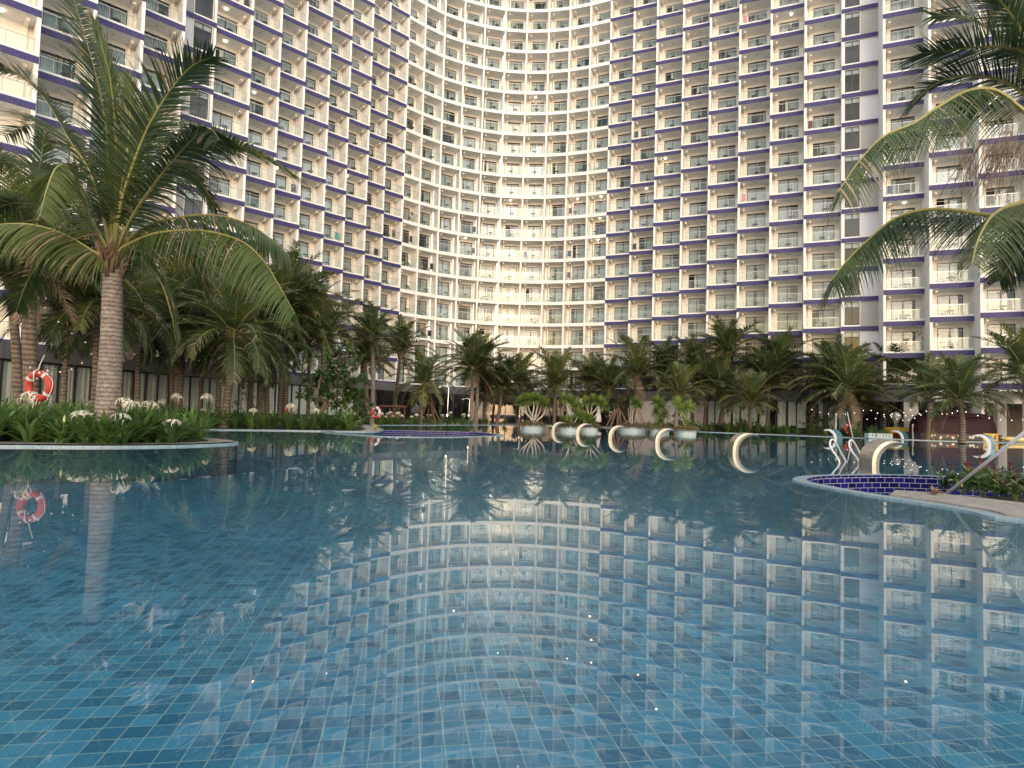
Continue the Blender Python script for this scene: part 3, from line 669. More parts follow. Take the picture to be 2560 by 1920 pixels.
tag(link('planting_soil', poly_sheet('planting_soil', BEDR, [], -0.12, 'soil')), kind='structure')
# planting beds on the left bank
BED1 = [(-30, 14), (-15, 15.9), (-12.9, 16.9), (-11.5, 17.2), (-10.6, 17.7), (-9.9, 18.5), (-9.5, 19.4), (-10.2, 20.5), (-12, 21.6), (-15, 23.2), (-19, 26.5), (-30, 27)]
BED2 = [(-30, 29), (-17.5, 29.6), (-15.6, 31), (-13.6, 32.1), (-11.9, 33.0), (-9.6, 34.0), (-8.5, 35), (-9, 38.8), (-10.4, 43), (-12.2, 48.5), (-9.8, 54), (-7.6, 57.6), (-10, 62), (-16, 62), (-22, 52), (-25, 42)]
BED3 = [(12.6, 67.2), (19.0, 59.7), (22.8, 57.6), (27.4, 54.5), (30, 52.4), (30, 54.5), (24, 62), (16, 69)]
for b in (BED1, BED2, BED3):
    tag(link('soil_bed', poly_sheet('soil_bed', smooth_loop(b, 3), [], GZ + 0.02, 'soil')), kind='structure')
m = MB(); lp = smooth_loop([(-13.9, 14.95), (-12.85, 15.75), (-11.6, 16.15), (-10.4, 16.75), (-9.45, 17.65), (-8.85, 18.75), (-8.62, 19.8), (-9.6, 21.05), (-11.1, 21.85), (-12, 21.6), (-10.2, 20.5), (-9.5, 19.4), (-9.9, 18.5), (-10.6, 17.7), (-11.5, 17.2), (-12.9, 16.9), (-15, 15.9)], 3)
tag(link('stone_path', poly_sheet('stone_path', offset_loop(lp, -0.1), [], GZ + 0.05, 'stone')), kind='structure')
# ------------------------------------------------------------------ stainless water arches
PO = [(0, -0.5), (0, 0), (0.012, 0.21), (0.075, 0.41), (0.21, 0.585), (0.40, 0.70), (0.55, 0.728), (0.70, 0.722), (0.86, 0.675), (1.0, 0.60)]
PI = [(0.20, -0.5), (0.20, 0), (0.215, 0.16), (0.27, 0.32), (0.37, 0.455), (0.50, 0.555), (0.62, 0.605), (0.75, 0.622), (0.88, 0.615), (1.0, 0.598)]
def arch(p, ang, wdir, label, back, rim, sc=1.0):
    t = thing('water_arch', label, 'fountain', (p[0], p[1], 0), 0, 'stainless crescent water arches in the pool')
    ax = Vector((math.cos(ang), math.sin(ang), 0)); wd = Vector((wdir[0], wdir[1], 0)); n = 40
    sp = lambda P: spline([(a, b, 0) for a, b in P], n)
    o, i = [ax * (q.x * sc) + Vector((0, 0, q.y * sc)) for q in sp(PO)], [ax * (q.x * sc) + Vector((0, 0, q.y * sc)) for q in sp(PI)]
    m = MB(); b = MB()
    for k in range(n - 1):
        md = lambda q: (o[q] + i[q]) / 2 - wd * 0.02
        m.face([o[k], o[k + 1], md(k + 1), md(k)], rim); m.face([md(k), md(k + 1), i[k + 1], i[k]], rim); m.face([o[k] + wd, i[k] + wd, i[k + 1] + wd, o[k + 1] + wd], rim)
        m.face([i[k], i[k + 1], i[k + 1] + wd, i[k] + wd], rim); b.face([o[k] - wd * 0.004, o[k] + wd * 1.004, o[k + 1] + wd * 1.004, o[k + 1] - wd * 0.004], back)
    m.build('curved_rim', t); me = b.build('outer_plate', t, True); return t
CP = [(1379, 1080.6), (1440, 1087.3), (1521, 1096.8), (1638, 1110.0), (1832, 1131.5), (2180, 1166)]
nmz = ['farthest and smallest crescent arch, second nearest to the dragon tree planter', 'crescent arch, second of the row from the far end', 'crescent arch, third of the row from the far end', 'crescent arch with a palm stem rising behind its tip', 'large crescent arch, second closest of the row, before the curtained windows', 'largest and closest crescent arch, beside the pool ladder']
nmz[0] = 'smallest crescent arch at the far end of the row'
for (x, y), nm in zip(CP, nmz):
    p = atZ(x, y, 0); arch(p, 0.0, (0.14, 0.92), 'polished steel ' + nm, 'brushed', 'polished')
for (x, y, sc), nm in zip([(2092, 1099, 1.0), (2260, 1099.5, 1.0), (2478, 1117, 1.0)], ['behind the pool ladder', 'in front of the white lattice statue', 'in front of the maroon barrel bar']):
    p = atZ(x, y, 0); a = math.radians(128); arch(p, a, (0.72, 0.56), 'teal backed water arch seen from behind, ' + nm, 'tealplate', 'white', sc)
# ------------------------------------------------------------------ ladder, handrail, showers
lb = atZ(2091, 1156, 0)
t = thing('pool_ladder', 'pair of hooped stainless grab rails of a pool ladder', 'ladder', (lb.x, lb.y, 0))
for dx, dy in ((0.0, 0.0), (0.52, -0.12)):
    m = MB(); m.tube(spline([(dx - 0.02 + 0.1, dy, -0.5), (dx + 0.09, dy, 0.02), (dx - 0.03, dy + 0.12, 0.30), (dx - 0.07, dy + 0.24, 0.50), (dx + 0.04, dy + 0.40, 0.66), (dx + 0.20, dy + 0.52, 0.63), (dx + 0.36, dy + 0.60, 0.44), (dx + 0.50, dy + 0.66, 0.22), (dx + 0.66, dy + 0.72, 0.0), (dx + 0.72, dy + 0.74, -0.4)], 36), 0.028, 'railwhite', 10); m.build('grab_rail', t, True)
m = MB(); 
for z in (-0.25, -0.5): m.box((0.02, -0.06, z), (0.6, 0.04, z + 0.03), 'steel')
m.build('step', t)
hb = atZ(2366, 1234, 0.05); he = atY(2640, 1020, 7.6)
t = thing('handrail', 'long pale tubular steel handrail slanting down to the stone ledge', 'handrail', hb)
m = MB(); m.tube([(0, 0, 0), he - hb], 0.024, 'railwhite', 12); m.build('tube', t, True)
m = MB(); m.lathe([(0.05, 0), (0.05, 0.012), (0.028, 0.014)], 'steel', 12); m.build('foot_plate', t)
def shower(px, py, top, arm, label):
    b = atZ(px, py, 0.03); h = atY(px + 2, top, b.y).z; t = thing('pool_shower', label, 'shower', b, 0, 'pole showers by the pool'); L_ = arm * b.y / FPX
    m = MB(); m.tube([(0, 0, -0.1), (0.0, 0, h * 0.6), (0.02, 0, h - 0.06), (-0.02, 0, h - 0.01), (-0.09, 0, h), (-L_, 0, h)], 0.024, 'steel', 10); m.build('pipe', t, True)
    m = MB(); m.lathe([(0, 0.0), (0.11, 0.0), (0.11, 0.02), (0.02, 0.03)], 'steel', 12, Matrix.Translation((-L_ + 0.06, 0, h - 0.05))); m.build('shower_head', t)
    m = MB(); m.box((-0.05, -0.07, 0.95), (0.02, -0.02, 1.06), 'steel'); m.build('valve', t)
shower(1117, 1088, 968, 25, 'tallest and closest pole shower with a bent overhead arm'); shower(1171, 1077, 998, 19, 'middle pole shower, shorter, right of the tallest one'); shower(1298, 1066, 1012, 13, 'farthest and smallest pole shower, beside the dragon tree')
# ------------------------------------------------------------------ podium in front of the hotel
def wallrun(t, pts, build):
    s = 0
    for (a, b) in zip(pts[:-1], pts[1:]):
        u = Vector(b) - Vector(a); build(frame(a, u), u.length, s); s += u.length
def shift(t): return Matrix.Translation(-t.location)
LEFTRUN = [(-29.6, 26), (-27.9, 34), (-26.1, 43), (-24.2, 51.5), (-20.6, 60.6), (-16.8, 66.5)]
t = thing('curtained_pavilion', 'long low pavilion with grey fascia and white curtained glass, left of the pool', 'pavilion', (-26, 43, 0)); sh = shift(t)
fa, gl, cu, bs, rf = MB(), MB(), MB(), MB(), MB()
def bl(fr, w, s):
    f = sh @ fr
    fa.box((0, -0.12, 3.47), (w, 0.0, 4.42), 'fascia', f); n = max(1, round(w / 1.6))
    for k in range(n): fa.box((w * k / n - 0.008, -0.126, 3.48), (w * k / n + 0.008, -0.11, 4.41), 'frame', f)
    rf.box((0, 0.0, 4.22), (w, 5.5, 4.36), 'deck', f)
    n = max(1, round(w / 1.15))
    for k in range(n):
        a, b = w * k / n, w * (k + 1) / n
        gl.box((a, 0, 0.06), (a + 0.12, 0.08, 3.47), 'frame', f); gl.box((a + 0.12, 0.01, 0.06), (b, 0.06, 0.62), 'frame', f, skip='x- x+'); gl.box((a + 0.12, 0.01, 3.36), (b, 0.06, 3.47), 'frame', f, skip='x- x+')
        gl.box((a + 0.12, 0.03, 0.62), (b, 0.04, 3.36), 'hallglass', f, skip='x- x+')
        q = 10
        for j in range(q):
            x0, x1 = a + 0.02 + (b - a) * j / q, a + 0.02 + (b - a) * (j + 1) / q; y0, y1 = 0.13 + 0.02 * math.sin(j * 1.9 + k), 0.13 + 0.02 * math.sin((j + 1) * 1.9 + k)
            cu.face([(f @ Vector((x0, y0, 0.5))), (f @ Vector((x1, y1, 0.5))), (f @ Vector((x1, y1, 3.45))), (f @ Vector((x0, y0, 3.45)))], 'blind')
    bs.box((0, 2.2, 0), (w, 2.3, 4.2), 'darkwall', f)
wallrun(t, LEFTRUN, bl)
for mb, nm in ((fa, 'fascia'), (gl, 'glass_front'), (cu, 'curtain'), (bs, 'inner_wall'), (rf, 'roof')): mb.build(nm, t)
MIDRUN = [(-16.8, 66.5), (-12, 74), (-5, 78.5), (2, 79.8), (9, 78.6), (13.4, 76.6)]
t = thing('glass_lobby', 'dark glazed lobby under the middle of the hotel curve', 'lobby', (0, 79, 0)); sh = shift(t); fa, gl, bs, rf = MB(), MB(), MB(), MB()
def bm_(fr, w, s):
    f = sh @ fr; fa.box((0, -0.3, 3.5), (w, 0, 4.40), 'fascia', f); rf.box((0, 0, 4.2), (w, 6, 4.34), 'deck', f); bs.box((0, 5, 0), (w, 5.1, 4.2), 'darkwall', f)
    n = max(1, round(w / 1.5))
    for k in range(n):
        a, b = w * k / n, w * (k + 1) / n
        gl.box((a, 0, 0.06), (a + 0.08, 0.16, 3.5), 'frame', f); gl.box((a + 0.08, 0.03, 2.35), (b, 0.12, 2.43), 'frame', f, skip='x- x+'); gl.box((a + 0.08, 0.07, 0.06), (b, 0.08, 3.5), 'pane', f, skip='x- x+')
wallrun(t, MIDRUN, bm_)
for mb, nm in ((fa, 'fascia'), (gl, 'glass_front'), (bs, 'inner_wall'), (rf, 'roof')): mb.build(nm, t)
t = thing('poolside_hall', 'low hall with a plain pale wall, curtained windows and an open bar', 'hall', (26, 66, 0)); sh = shift(t)
H0_, H1_ = Vector((13.4, 76.6)), Vector((22.0, 70.5)); H2_, H3_ = Vector((36.1, 55.6)), Vector((52.0, 53.2))
fa, wa, gl, cu, bs, rf, cl = MB(), MB(), MB(), MB(), MB(), MB(), MB()
ZT, ZS = 4.34, 3.30
w = (H1_ - H0_).length; f = sh @ frame(H0_, H1_ - H0_); fa.box((0, -0.25, ZS), (w, 0.0, ZT), 'fascia', f); wa.box((1.2, 0.0, 0.0), (w, 0.3, ZS), 'hallwall', f); wa.box((0, 0.4, 0.0), (1.2, 0.6, ZS), 'darkwall', f); rf.box((0, 0, 4.1), (w, 8, 4.28), 'deck', f)
w = (H2_ - H1_).length; f = sh @ frame(H1_, H2_ - H1_); fa.box((0, -0.25, ZS), (w, 0, ZT), 'fascia', f); rf.box((0, 0, 4.1), (w, 6, 4.28), 'deck', f); bs.box((0, 2.6, 0), (w, 2.7, 4.1), 'darkwall', f)
w2 = w - 4.6; n = 16
for k in range(n):
    a, b = w2 * k / n, w2 * (k + 1) / n; gl.box((a, 0, 0.06), (a + (0.2 if k % 3 == 0 else 0.1), 0.08, ZS), 'frame', f); gl.box((a + 0.2, 0.01, 0.06), (b, 0.06, 0.62), 'frame', f, skip='x- x+'); gl.box((a + 0.1, 0.03, 0.62), (b, 0.04, ZS), 'hallglass', f, skip='x- x+')
    if k not in (7, 11):
        for j in range(6):
            x0, x1 = a + 0.05 + (b - a) * j / 6, a + 0.05 + (b - a) * (j + 1) / 6; y0, y1 = 0.13 + 0.02 * math.sin(j * 2 + k), 0.13 + 0.02 * math.sin(j * 2 + 2 + k); zb = rnd.choice([0.5, 0.5, 0.8])
            cu.face([f @ Vector((x0, y0, zb)), f @ Vector((x1, y1, zb)), f @ Vector((x1, y1, ZS)), f @ Vector((x0, y0, ZS))], 'blind')
a = w2
for x0, x1 in ((a, a + 0.12), (a + 1.3, a + 1.42), (a + 2.3, a + 2.38), (a + 3.4, a + 3.5)): gl.box((x0, 0, 0.06), (x1, 0.2, ZS), 'frame', f)
gl.box((a + 1.42, 0.06, 1.55), (a + 3.4, 0.14, 1.62), 'frame', f); gl.box((a + 1.42, 0.09, 0.06), (a + 3.4, 0.10, ZS), 'pane', f)
cl.box((w - 0.95, -0.2, 0), (w, 0.6, ZS), 'hallwall', f)
w = (H3_ - H2_).length; f = sh @ frame(H2_, H3_ - H2_); fa.box((0, -0.25, ZS), (w, 0, ZT), 'hallwall', f); rf.box((0, 0, ZS + 0.02), (w, 9, ZS + 0.3), 'darkwall', f)
bs.box((-0.5, 8.4, 0), (w + 6, 8.6, ZS), 'umberwall', f); bs.box((-0.6, 0.7, 0), (-0.4, 8.4, ZS), 'darkwall', f); bs.box((w + 5, 0, 0), (w + 5.2, 8.4, ZS), 'darkwall', f)
c2 = MB(); c2.box((6.6, 0.1, 0), (7.3, 0.7, ZS), 'hallwall', f)
for mb, nm in ((fa, 'fascia'), (wa, 'plain_wall'), (gl, 'glass_front'), (cu, 'curtain'), (bs, 'inner_wall'), (rf, 'roof'), (cl, 'column'), (c2, 'column')): mb.build(nm, t)
# thatched canopy over the lobby door
pc = atY(1285, 1062, 74); t = thing('thatched_canopy', 'brown thatched canopy over the lobby entrance', 'canopy', (pc.x, 74, GZ)); m = MB()
fr = Matrix.Identity(4); m.face([(-3.6, -1.2, 2.55), (3.6, -1.2, 2.55), (2.8, 1.2, 3.7), (-2.8, 1.2, 3.7)], 'thatch'); m.face([(3.6, 3.6, 2.55), (-3.6, 3.6, 2.55), (-2.8, 1.2, 3.7), (2.8, 1.2, 3.7)], 'thatch'); m.face([(-3.6, 3.6, 2.55), (-3.6, -1.2, 2.55), (-2.8, 1.2, 3.7)], 'thatch'); m.face([(3.6, -1.2, 2.55), (3.6, 3.6, 2.55), (2.8, 1.2, 3.7)], 'thatch')
for k in range(150):
    x = rnd.uniform(-3.6, 3.6); l = rnd.uniform(0.12, 0.4); m.face([(x - 0.03, -1.21, 2.58), (x + 0.05, -1.21, 2.58), (x + rnd.uniform(-0.05, 0.05), -1.3, 2.56 - l)], 'thatch')
m.build('thatch_roof', t)
for x in (-3.2, 3.2): m = MB(); m.tube([(x, -1, 0), (x, -1, 2.6)], 0.08, 'wood', 8); m.build('post', t)
# gold lit doorway panel seen between the stems: a reflecting door leaf
pd = atY(1203, 1062, 71); m = MB(); m.box((-0.95, 0, 0), (0.95, 0.06, 2.5), 'polished'); o = m.build('mirror_door', None, False, (pd.x, 71, GZ)); o.rotation_euler = (math.radians(-1.5), 0, math.radians(-1)); tag(o, 'bright gold reflecting door panel between the palm stems', 'door')
# ------------------------------------------------------------------ barrel bar and the things by the right bank
pb = atY(2298, 1105, 50.6); pe = atY(2512, 1108, 50.6); bl_ = pe.x - pb.x
t = thing('barrel_bar', 'long maroon barrel shaped bar kiosk with rounded ends and a painted counter', 'kiosk', (pb.x, 50.6, GZ)); m = MB()
secs = []; n = 26
for k in range(n + 1):
    s = k / n; x = s * bl_; e = min(s, 1 - s) * bl_; R = 1.15
    q = math.sqrt(max(0.0, 1 - (1 - min(1, e / 1.5)) ** 2)); secs.append((x, max(0.02, q)))
for k in range(n):
    for j in range(14):
        def P(kk, jj):
            x, q = secs[kk]; a = math.pi * jj / 14; c, s_ = math.cos(a), math.sin(a)
            sx = (abs(c) ** 0.7) * (1 if c > 0 else -1); return Vector((x, 1.1 - sx * 1.1 * q, (0.62 if q < 0.98 and False else 0.55) + (abs(s_) ** 0.75) * 1.75 * (0.15 + 0.85 * q)))
        m.face([P(k, j), P(k + 1, j), P(k + 1, j + 1), P(k, j + 1)], 'maroon')
m.build('shell', t, True)
m = MB(); m.box((0.9, -0.05, 1.98), (bl_ - 1.6, 0.12, 2.06), 'maroon'); m.build('awning_rail', t)
m = MB(); m.box((0.15, 0.1, 0.0), (bl_ - 0.15, 2.1, 0.56), 'darkwall'); m.build('base', t)
m = MB(); m.box((0.7, -0.02, 0.06), (bl_ - 1.8, 0.08, 0.52), 'frame')
for k in range(26):
    c = Matrix.Translation((0.9 + rnd.random() * (bl_ - 3.0), -0.03, rnd.uniform(0.15, 0.42))) @ Matrix.Rotation(math.pi / 2, 4, 'X'); m.lathe([(0.0, 0.012), (rnd.uniform(0.05, 0.12), 0.01), (0.01, 0.0)], rnd.choice(['hallwall', 'red', 'paleyellow', 'hallwall']), 9, c)
m.build('counter_panel', t)
m = MB(); m.box((bl_ - 1.75, -0.02, 0.04), (bl_ - 0.55, 0.06, 0.66), 'yellow')
for k in range(14):
    c = Matrix.Translation((bl_ - 1.65 + rnd.random(), -0.03, rnd.uniform(0.12, 0.58))) @ Matrix.Rotation(math.pi / 2, 4, 'X'); m.lathe([(0.0, 0.012), (rnd.uniform(0.05, 0.11), 0.01), (0.01, 0.0)], rnd.choice(['red', 'hallwall', 'paleyellow', 'tealplate']), 9, c)
m.build('painted_end_panel', t)
p = atY(2286, 1109, 51.5); t = thing('menu_board', 'narrow white and blue upright board left of the barrel bar', 'board', (p.x, 51.5, GZ)); m = MB(); m.box((-0.16, 0, 0), (0.16, 0.05, 1.25), 'white'); m.build('panel', t); m = MB(); m.box((-0.06, -0.006, 0.35), (0.13, 0.0, 1.2), 'bluesign'); m.build('blue_face', t)
p = atY(2240, 1104, 55.0); t = thing('lattice_statue', 'white lattice figure on a yellow base before the open bar', 'statue', (p.x, 55, GZ)); m = MB(); m.lathe([(0.17, 0.95), (0.15, 1.3), (0.24, 1.55), (0.42, 1.75), (0.40, 1.98), (0.22, 2.2), (0.05, 2.3)], 'hallwall', 8); m.build('figure', t)
m = MB()
for k in range(22): a = rnd.uniform(0, 6.28); z = rnd.uniform(1.0, 2.1); r = 0.2 + 0.2 * max(0, 1 - abs(z - 1.85) / 0.4); m.box((r * math.cos(a) - 0.04, r * math.sin(a) - 0.04, z), (r * math.cos(a) + 0.04, r * math.sin(a) + 0.04, z + 0.09), 'cable')
m.build('dark_openings', t); m = MB(); m.lathe([(0.0, 0.95), (0.95, 0.92), (1.05, 0.6), (1.0, 0.42)], 'yellow', 14); m.build('yellow_base', t); m = MB(); m.box((-1.5, -0.4, 0), (2.9, 0.4, 0.5), 'red'); m.build('red_plinth', t)
p = atY(2197, 1106, 51.0); t = thing('painted_trough', 'pale blue planter trough with a grey green shrub', 'planter', (p.x, 51, GZ)); m = MB(); m.box((-1.0, -0.3, 0.0), (0.95, 0.3, 0.42), 'planterblue'); m.build('trough', t); TROUGH = t
m = MB()
for k in range(9): x = rnd.uniform(-0.9, 0.8); m.box((x, -0.306, rnd.uniform(0.05, 0.3)), (x + 0.06, -0.3, rnd.uniform(0.31, 0.38)), 'tealplate')
m.build('painted_marks', t)
for x, y, Y, lab, cc in ((2535, 1102, 52.5, 'pale yellow pedal boat lying beside the barrel bar', 'paleyellow'), (2545, 1111, 50.6, 'lower pale yellow float on the deck edge, beside the barrel bar', 'paleyellow')):
    p = atY(x, y, Y); t = thing('yellow_float', lab, 'float', (p.x, Y, GZ)); m = MB(); q = 16
    for k in range(q):
        for j in range(8):
            def P(kk, jj):
                s = kk / q * 2 - 1; a = 2 * math.pi * jj / 8; r = (1 - abs(s) ** 3) ; return Vector((s * 1.5, 0.38 * r * math.cos(a), 0.22 + 0.2 * r * math.sin(a) + 0.12 * s * s))
            m.face([P(k, j), P(k + 1, j), P(k + 1, j + 1), P(k, j + 1)], cc)
    m.build('hull', t, True)
# ------------------------------------------------------------------ life rings, swing, parasol, props
def life_ring(p, R, rot, label, fade='tape', rope=True, half=False):
    t = thing('life_ring', label, 'life ring', p, 0, None); t.rotation_euler = rot; m = MB(); n = 40; r = R * 0.23
    pts = [Vector((math.cos(2 * math.pi * k / n) * (R - r), 0, math.sin(2 * math.pi * k / n) * (R - r))) for k in range(n)]
    for k in range(n):
        a, b = pts[k], pts[(k + 1) % n]
        for j in range(12):
            def P(c, jj):
                q = 2 * math.pi * jj / 12; return c + (c.normalized() * math.cos(q) + Vector((0, 1, 0)) * math.sin(q)) * r
            m.face([P(a, j), P(b, j), P(b, j + 1), P(a, j + 1)], 'white' if half and (k < n * 0.27 or k > n * 0.93) else 'orange')
    m.build('ring', t, True)
    for q in (0.25, 0.75, 1.25, 1.75):
        m = MB(); c = math.pi * q; cp = Vector((math.cos(c) * (R - r), 0, math.sin(c) * (R - r))); tn = Vector((-math.sin(c), 0, math.cos(c)))
        fr = Matrix(((cp.normalized().x, 0, tn.x, cp.x), (0, 1, 0, 0), (cp.normalized().z, 0, tn.z, cp.z), (0, 0, 0, 1))); m.lathe([(r * 1.03, -R * 0.09), (r * 1.03, R * 0.09)], fade, 14, fr); m.build('band', t)
    if rope:
        m = MB(); m.tube(spline([(-0.02, -r * 1.1, R * 0.55), (0.0, -r * 1.15, R * 0.9), (0.04, 0, R * 1.08), (0.25 * R, 0.0, R * 1.35), (0.75 * R, -0.05, R * 1.85)], 20), 0.014, 'rope', 6); m.tube(spline([(R * 0.6, -r, R * 0.85), (R * 1.0, -0.02, R * 0.3), (R * 0.98, -0.04, -R * 0.3), (R * 0.55, -0.05, -R * 0.95)], 16), 0.009, 'rope', 6); m.tube(spline([(0.04, -r * 0.9, R * 1.0), (0.03, -r * 1.5, R * 0.7), (-0.02, -r * 1.3, R * 0.3)], 8), 0.013, 'rope', 6); m.build('rope', t)
    return t
p = atY(98, 965, 16.6); life_ring(p, 0.425, (0.06, math.radians(-8), math.radians(-10)), 'large red orange life ring hanging on a palm stem above the lilies')
p = atY(939, 1031, 48.0); life_ring(p, 0.48, (0, 0, math.radians(50)), 'red and white life ring by the slim palm left of the showers', half=True, rope=False)
p = atY(722, 1024, 40.0); life_ring(p, 0.30, (0, 0, math.radians(65)), 'small red life ring half hidden behind the second lily bed', rope=False)
p = atY(2122, 1072, 54.0); life_ring(p, 0.52, (0, 0, math.radians(25)), 'worn orange life ring on the rescue post at the right bank', rope=False)
for x, yb, yt, Y, lab in ((2090, 1105, 1032, 53.5, 'thin white rescue post right of the curtained windows'), (2122, 1110, 1030, 53.0, 'slanting white rescue pole behind the worn orange life ring')):
    a, b = atY(x + (10 if 'slant' in lab else 0), yb, Y), atY(x - (4 if 'slant' in lab else 0), yt, Y); a.z = GZ; t = thing('rescue_pole', lab, 'pole', a); m = MB(); m.tube([(0, 0, 0), b - a], 0.035, 'white', 8); m.build('pole', t); m = MB(); m.lathe([(0.09, 0), (0.09, 0.03), (0.035, 0.04)], 'rail', 10); m.build('foot', t)
a = atY(953, 1042, 56.0); t = thing('garden_swing', 'red brown wooden swing frame under the palms', 'swing', (a.x, 56, GZ)); m = MB(); wsw = 58 * 56 / FPX
for x in (0, wsw): m.tube([(x - 0.0, -0.6, 0), (x, 0, 1.55)], 0.07, 'wood', 6); m.tube([(x, 0.6, 0), (x, 0, 1.55)], 0.07, 'wood', 6)
m.box((-0.2, -0.35, 1.5), (wsw + 0.2, 0.35, 1.66), 'wood'); m.build('frame', t); m = MB(); m.box((0.35, -0.25, 0.45), (wsw - 0.35, 0.25, 0.52), 'wood'); m.box((0.35, 0.2, 0.52), (wsw - 0.35, 0.26, 1.0), 'wood'); m.build('seat', t)
p = atY(1496, 1062, 71); t = thing('closed_parasol', 'closed white parasol behind the second steel arch', 'parasol', (p.x, 71, GZ)); m = MB(); m.lathe([(0.05, 2.3), (0.14, 2.1), (0.24, 1.4), (0.36, 0.7), (0.30, 0.55), (0.05, 0.5)], 'cloth_white', 11); m.build('canopy', t); m = MB(); m.tube([(0, 0, 0), (0, 0, 2.42)], 0.03, 'wood', 8); m.build('pole', t)
# garden lanterns and festoon lights
def festoon(pts, label, nb, sag, lit, r, name='festoon_lights'):
    t = thing(name, label, 'string lights', pts[0]); o = Vector(pts[0]); m = MB(); allp = []
    for a, b in zip(pts[:-1], pts[1:]):
        a, b = Vector(a) - o, Vector(b) - o; seg = [a.lerp(b, k / 14) - Vector((0, 0, sag * 4 * (k / 14) * (1 - k / 14))) for k in range(15)]; m.tube(seg, 0.008 if r < 0.06 else 0.012, 'cable', 5); allp.append(seg)
    m.build('cable', t); bb = MB(); bb.lathe([(0.012, 0.0), (r * 0.5, -0.02), (r * 0.5, -r * 0.9)], 'cable', 8); bb.lathe([(r * 0.5, -r * 0.9), (r, -r * 1.8), (r * 0.85, -r * 2.6), (0.0, -r * 3.0)], 'bulblit' if lit else 'bulb', 10); me = bb.mesh('bulb', True)
    for seg in allp:
        for k in range(nb):
            s = (k + 0.5) / nb * 14; i = int(s); q = seg[i].lerp(seg[i + 1], s - i); link('bulb', me, t, q)
festoon([atY(75, 900, 17), atY(103, 916, 16.4), atY(240, 868, 22)], 'dark festoon cable of pale bulbs from the ring palm to the next stems', 5, 0.38, False, 0.027)
festoon([atY(60, 700, 21), atY(230, 862, 22.5)], 'festoon cable of pale bulbs slanting down in front of the left palms', 5, 0.25, False, 0.025)
festoon([atY(2020, 1018, 56), atY(2170, 1020, 52), atY(2285, 1018, 50)], 'lit festoon cable across the curtained windows and the open bar', 7, 0.55, True, 0.034)
festoon([atY(2222, 1030, 51), atY(2325, 1022, 49), atY(2400, 1022, 46.5), atY(2570, 1046, 49)], 'lit festoon cable above the maroon barrel bar', 6, 0.35, True, 0.034)
festoon([atY(2100, 1028, 58), atY(2222, 1036, 52), atY(2310, 1030, 48)], 'second lit festoon cable left of the barrel bar', 6, 0.5, True, 0.032)
# ------------------------------------------------------------------ palms
def frond_mb(mb, ctr, side0, leafL, n, hw, r, green='frond', dry=0.1, rach=0.012, droop=0.75, sweep=0.42, seg=3, lift=0.35, gap=0.04, start=0.13, roll=0.0, flat=False, tip=0.66):
    """one feather leaf along ctr (3-D points): a tapering stalk with leaflets on both sides"""
    m = len(ctr); ctr = [Vector(c) for c in ctr]
    mb.tube(ctr, [rach * (1 - 0.85 * (i / (m - 1)) ** 0.8) for i in range(m)], 'rachis' if green != 'dry' else 'dry', 5, False)
    G = Vector((0, 0, -1))
    for sg in (-1, 1):
        for k in range(n):
            if r.random() < gap: continue
            s = start + (1 - start) * (k + r.random() * 0.5) / n; g = s * (m - 1); i = min(int(g), m - 2); f = g - i
            P = ctr[i].lerp(ctr[i + 1], f); T = (ctr[i + 1] - ctr[i]).normalized()
            Sd = (side0 - T * side0.dot(T)).normalized(); Nn = Sd.cross(T)
            if Nn.z < 0 and not roll: Nn = -Nn
            if roll: Sd = (Matrix.Rotation(roll, 3, T) @ Sd); Nn = Sd.cross(T)
            q = (s - start) / (1 - start); ln = leafL * (0.5 + 0.5 * math.sin(math.pi * min(1.0, 0.12 + q * 0.62) ** 0.9)) * (1 - tip * max(0, q - 0.45) ** 1.2 / 0.48) * r.uniform(0.86, 1.08)
            sw = sweep + 0.45 * q + r.uniform(-0.08, 0.08)
            d = (Sd * sg * math.cos(sw) + T * math.sin(sw) + Nn * (lift * (1 - 0.6 * q) + r.uniform(-0.08, 0.08))).normalized()
            pts = [P]; sides = []; ws = []; dd = droop * r.uniform(0.75, 1.3)
            for j in range(seg):
                W_ = (T - d * T.dot(d)); W_ = W_.normalized() if W_.length > 1e-3 else Nn
                sides.append((W_ * 0.9 + Nn * r.uniform(-0.2, 0.45)).normalized()); ws.append(hw * (0.75, 1.0, 0.8, 0.55, 0.3)[min(4, int(j * 5 / seg))])
                pts.append(pts[-1] + d * (ln / seg)); d = (d + G * dd * (0.35 + 0.65 * (j + 1) / seg) / seg * 1.6).normalized()
            sides.append(sides[-1]); ws.append(hw * 0.06)
            mt = green
            x = r.random()
            if green != 'dry' and x < dry: mt = [green] * (seg - 1) + ['dry'] if x < dry * 0.8 else 'dry'
            mb.strip(pts, sides, ws, mt)
def arc(e0, drop, L_, n=12, pw=1.25, side=0.0, az=0.0):
    p = Vector((0, 0, 0)); out = [p.copy()]
    for i in range(n):
        s = (i + 0.5) / n; e = e0 - drop * s ** pw; a = side * s * s
        p = p + Vector((math.cos(e) * math.cos(a), math.cos(e) * math.sin(a), math.sin(e))) * (L_ / n); out.append(p.copy())
    R_ = Matrix.Rotation(az, 3, 'Z'); return [R_ @ q for q in out], R_ @ Vector((0, 1, 0))
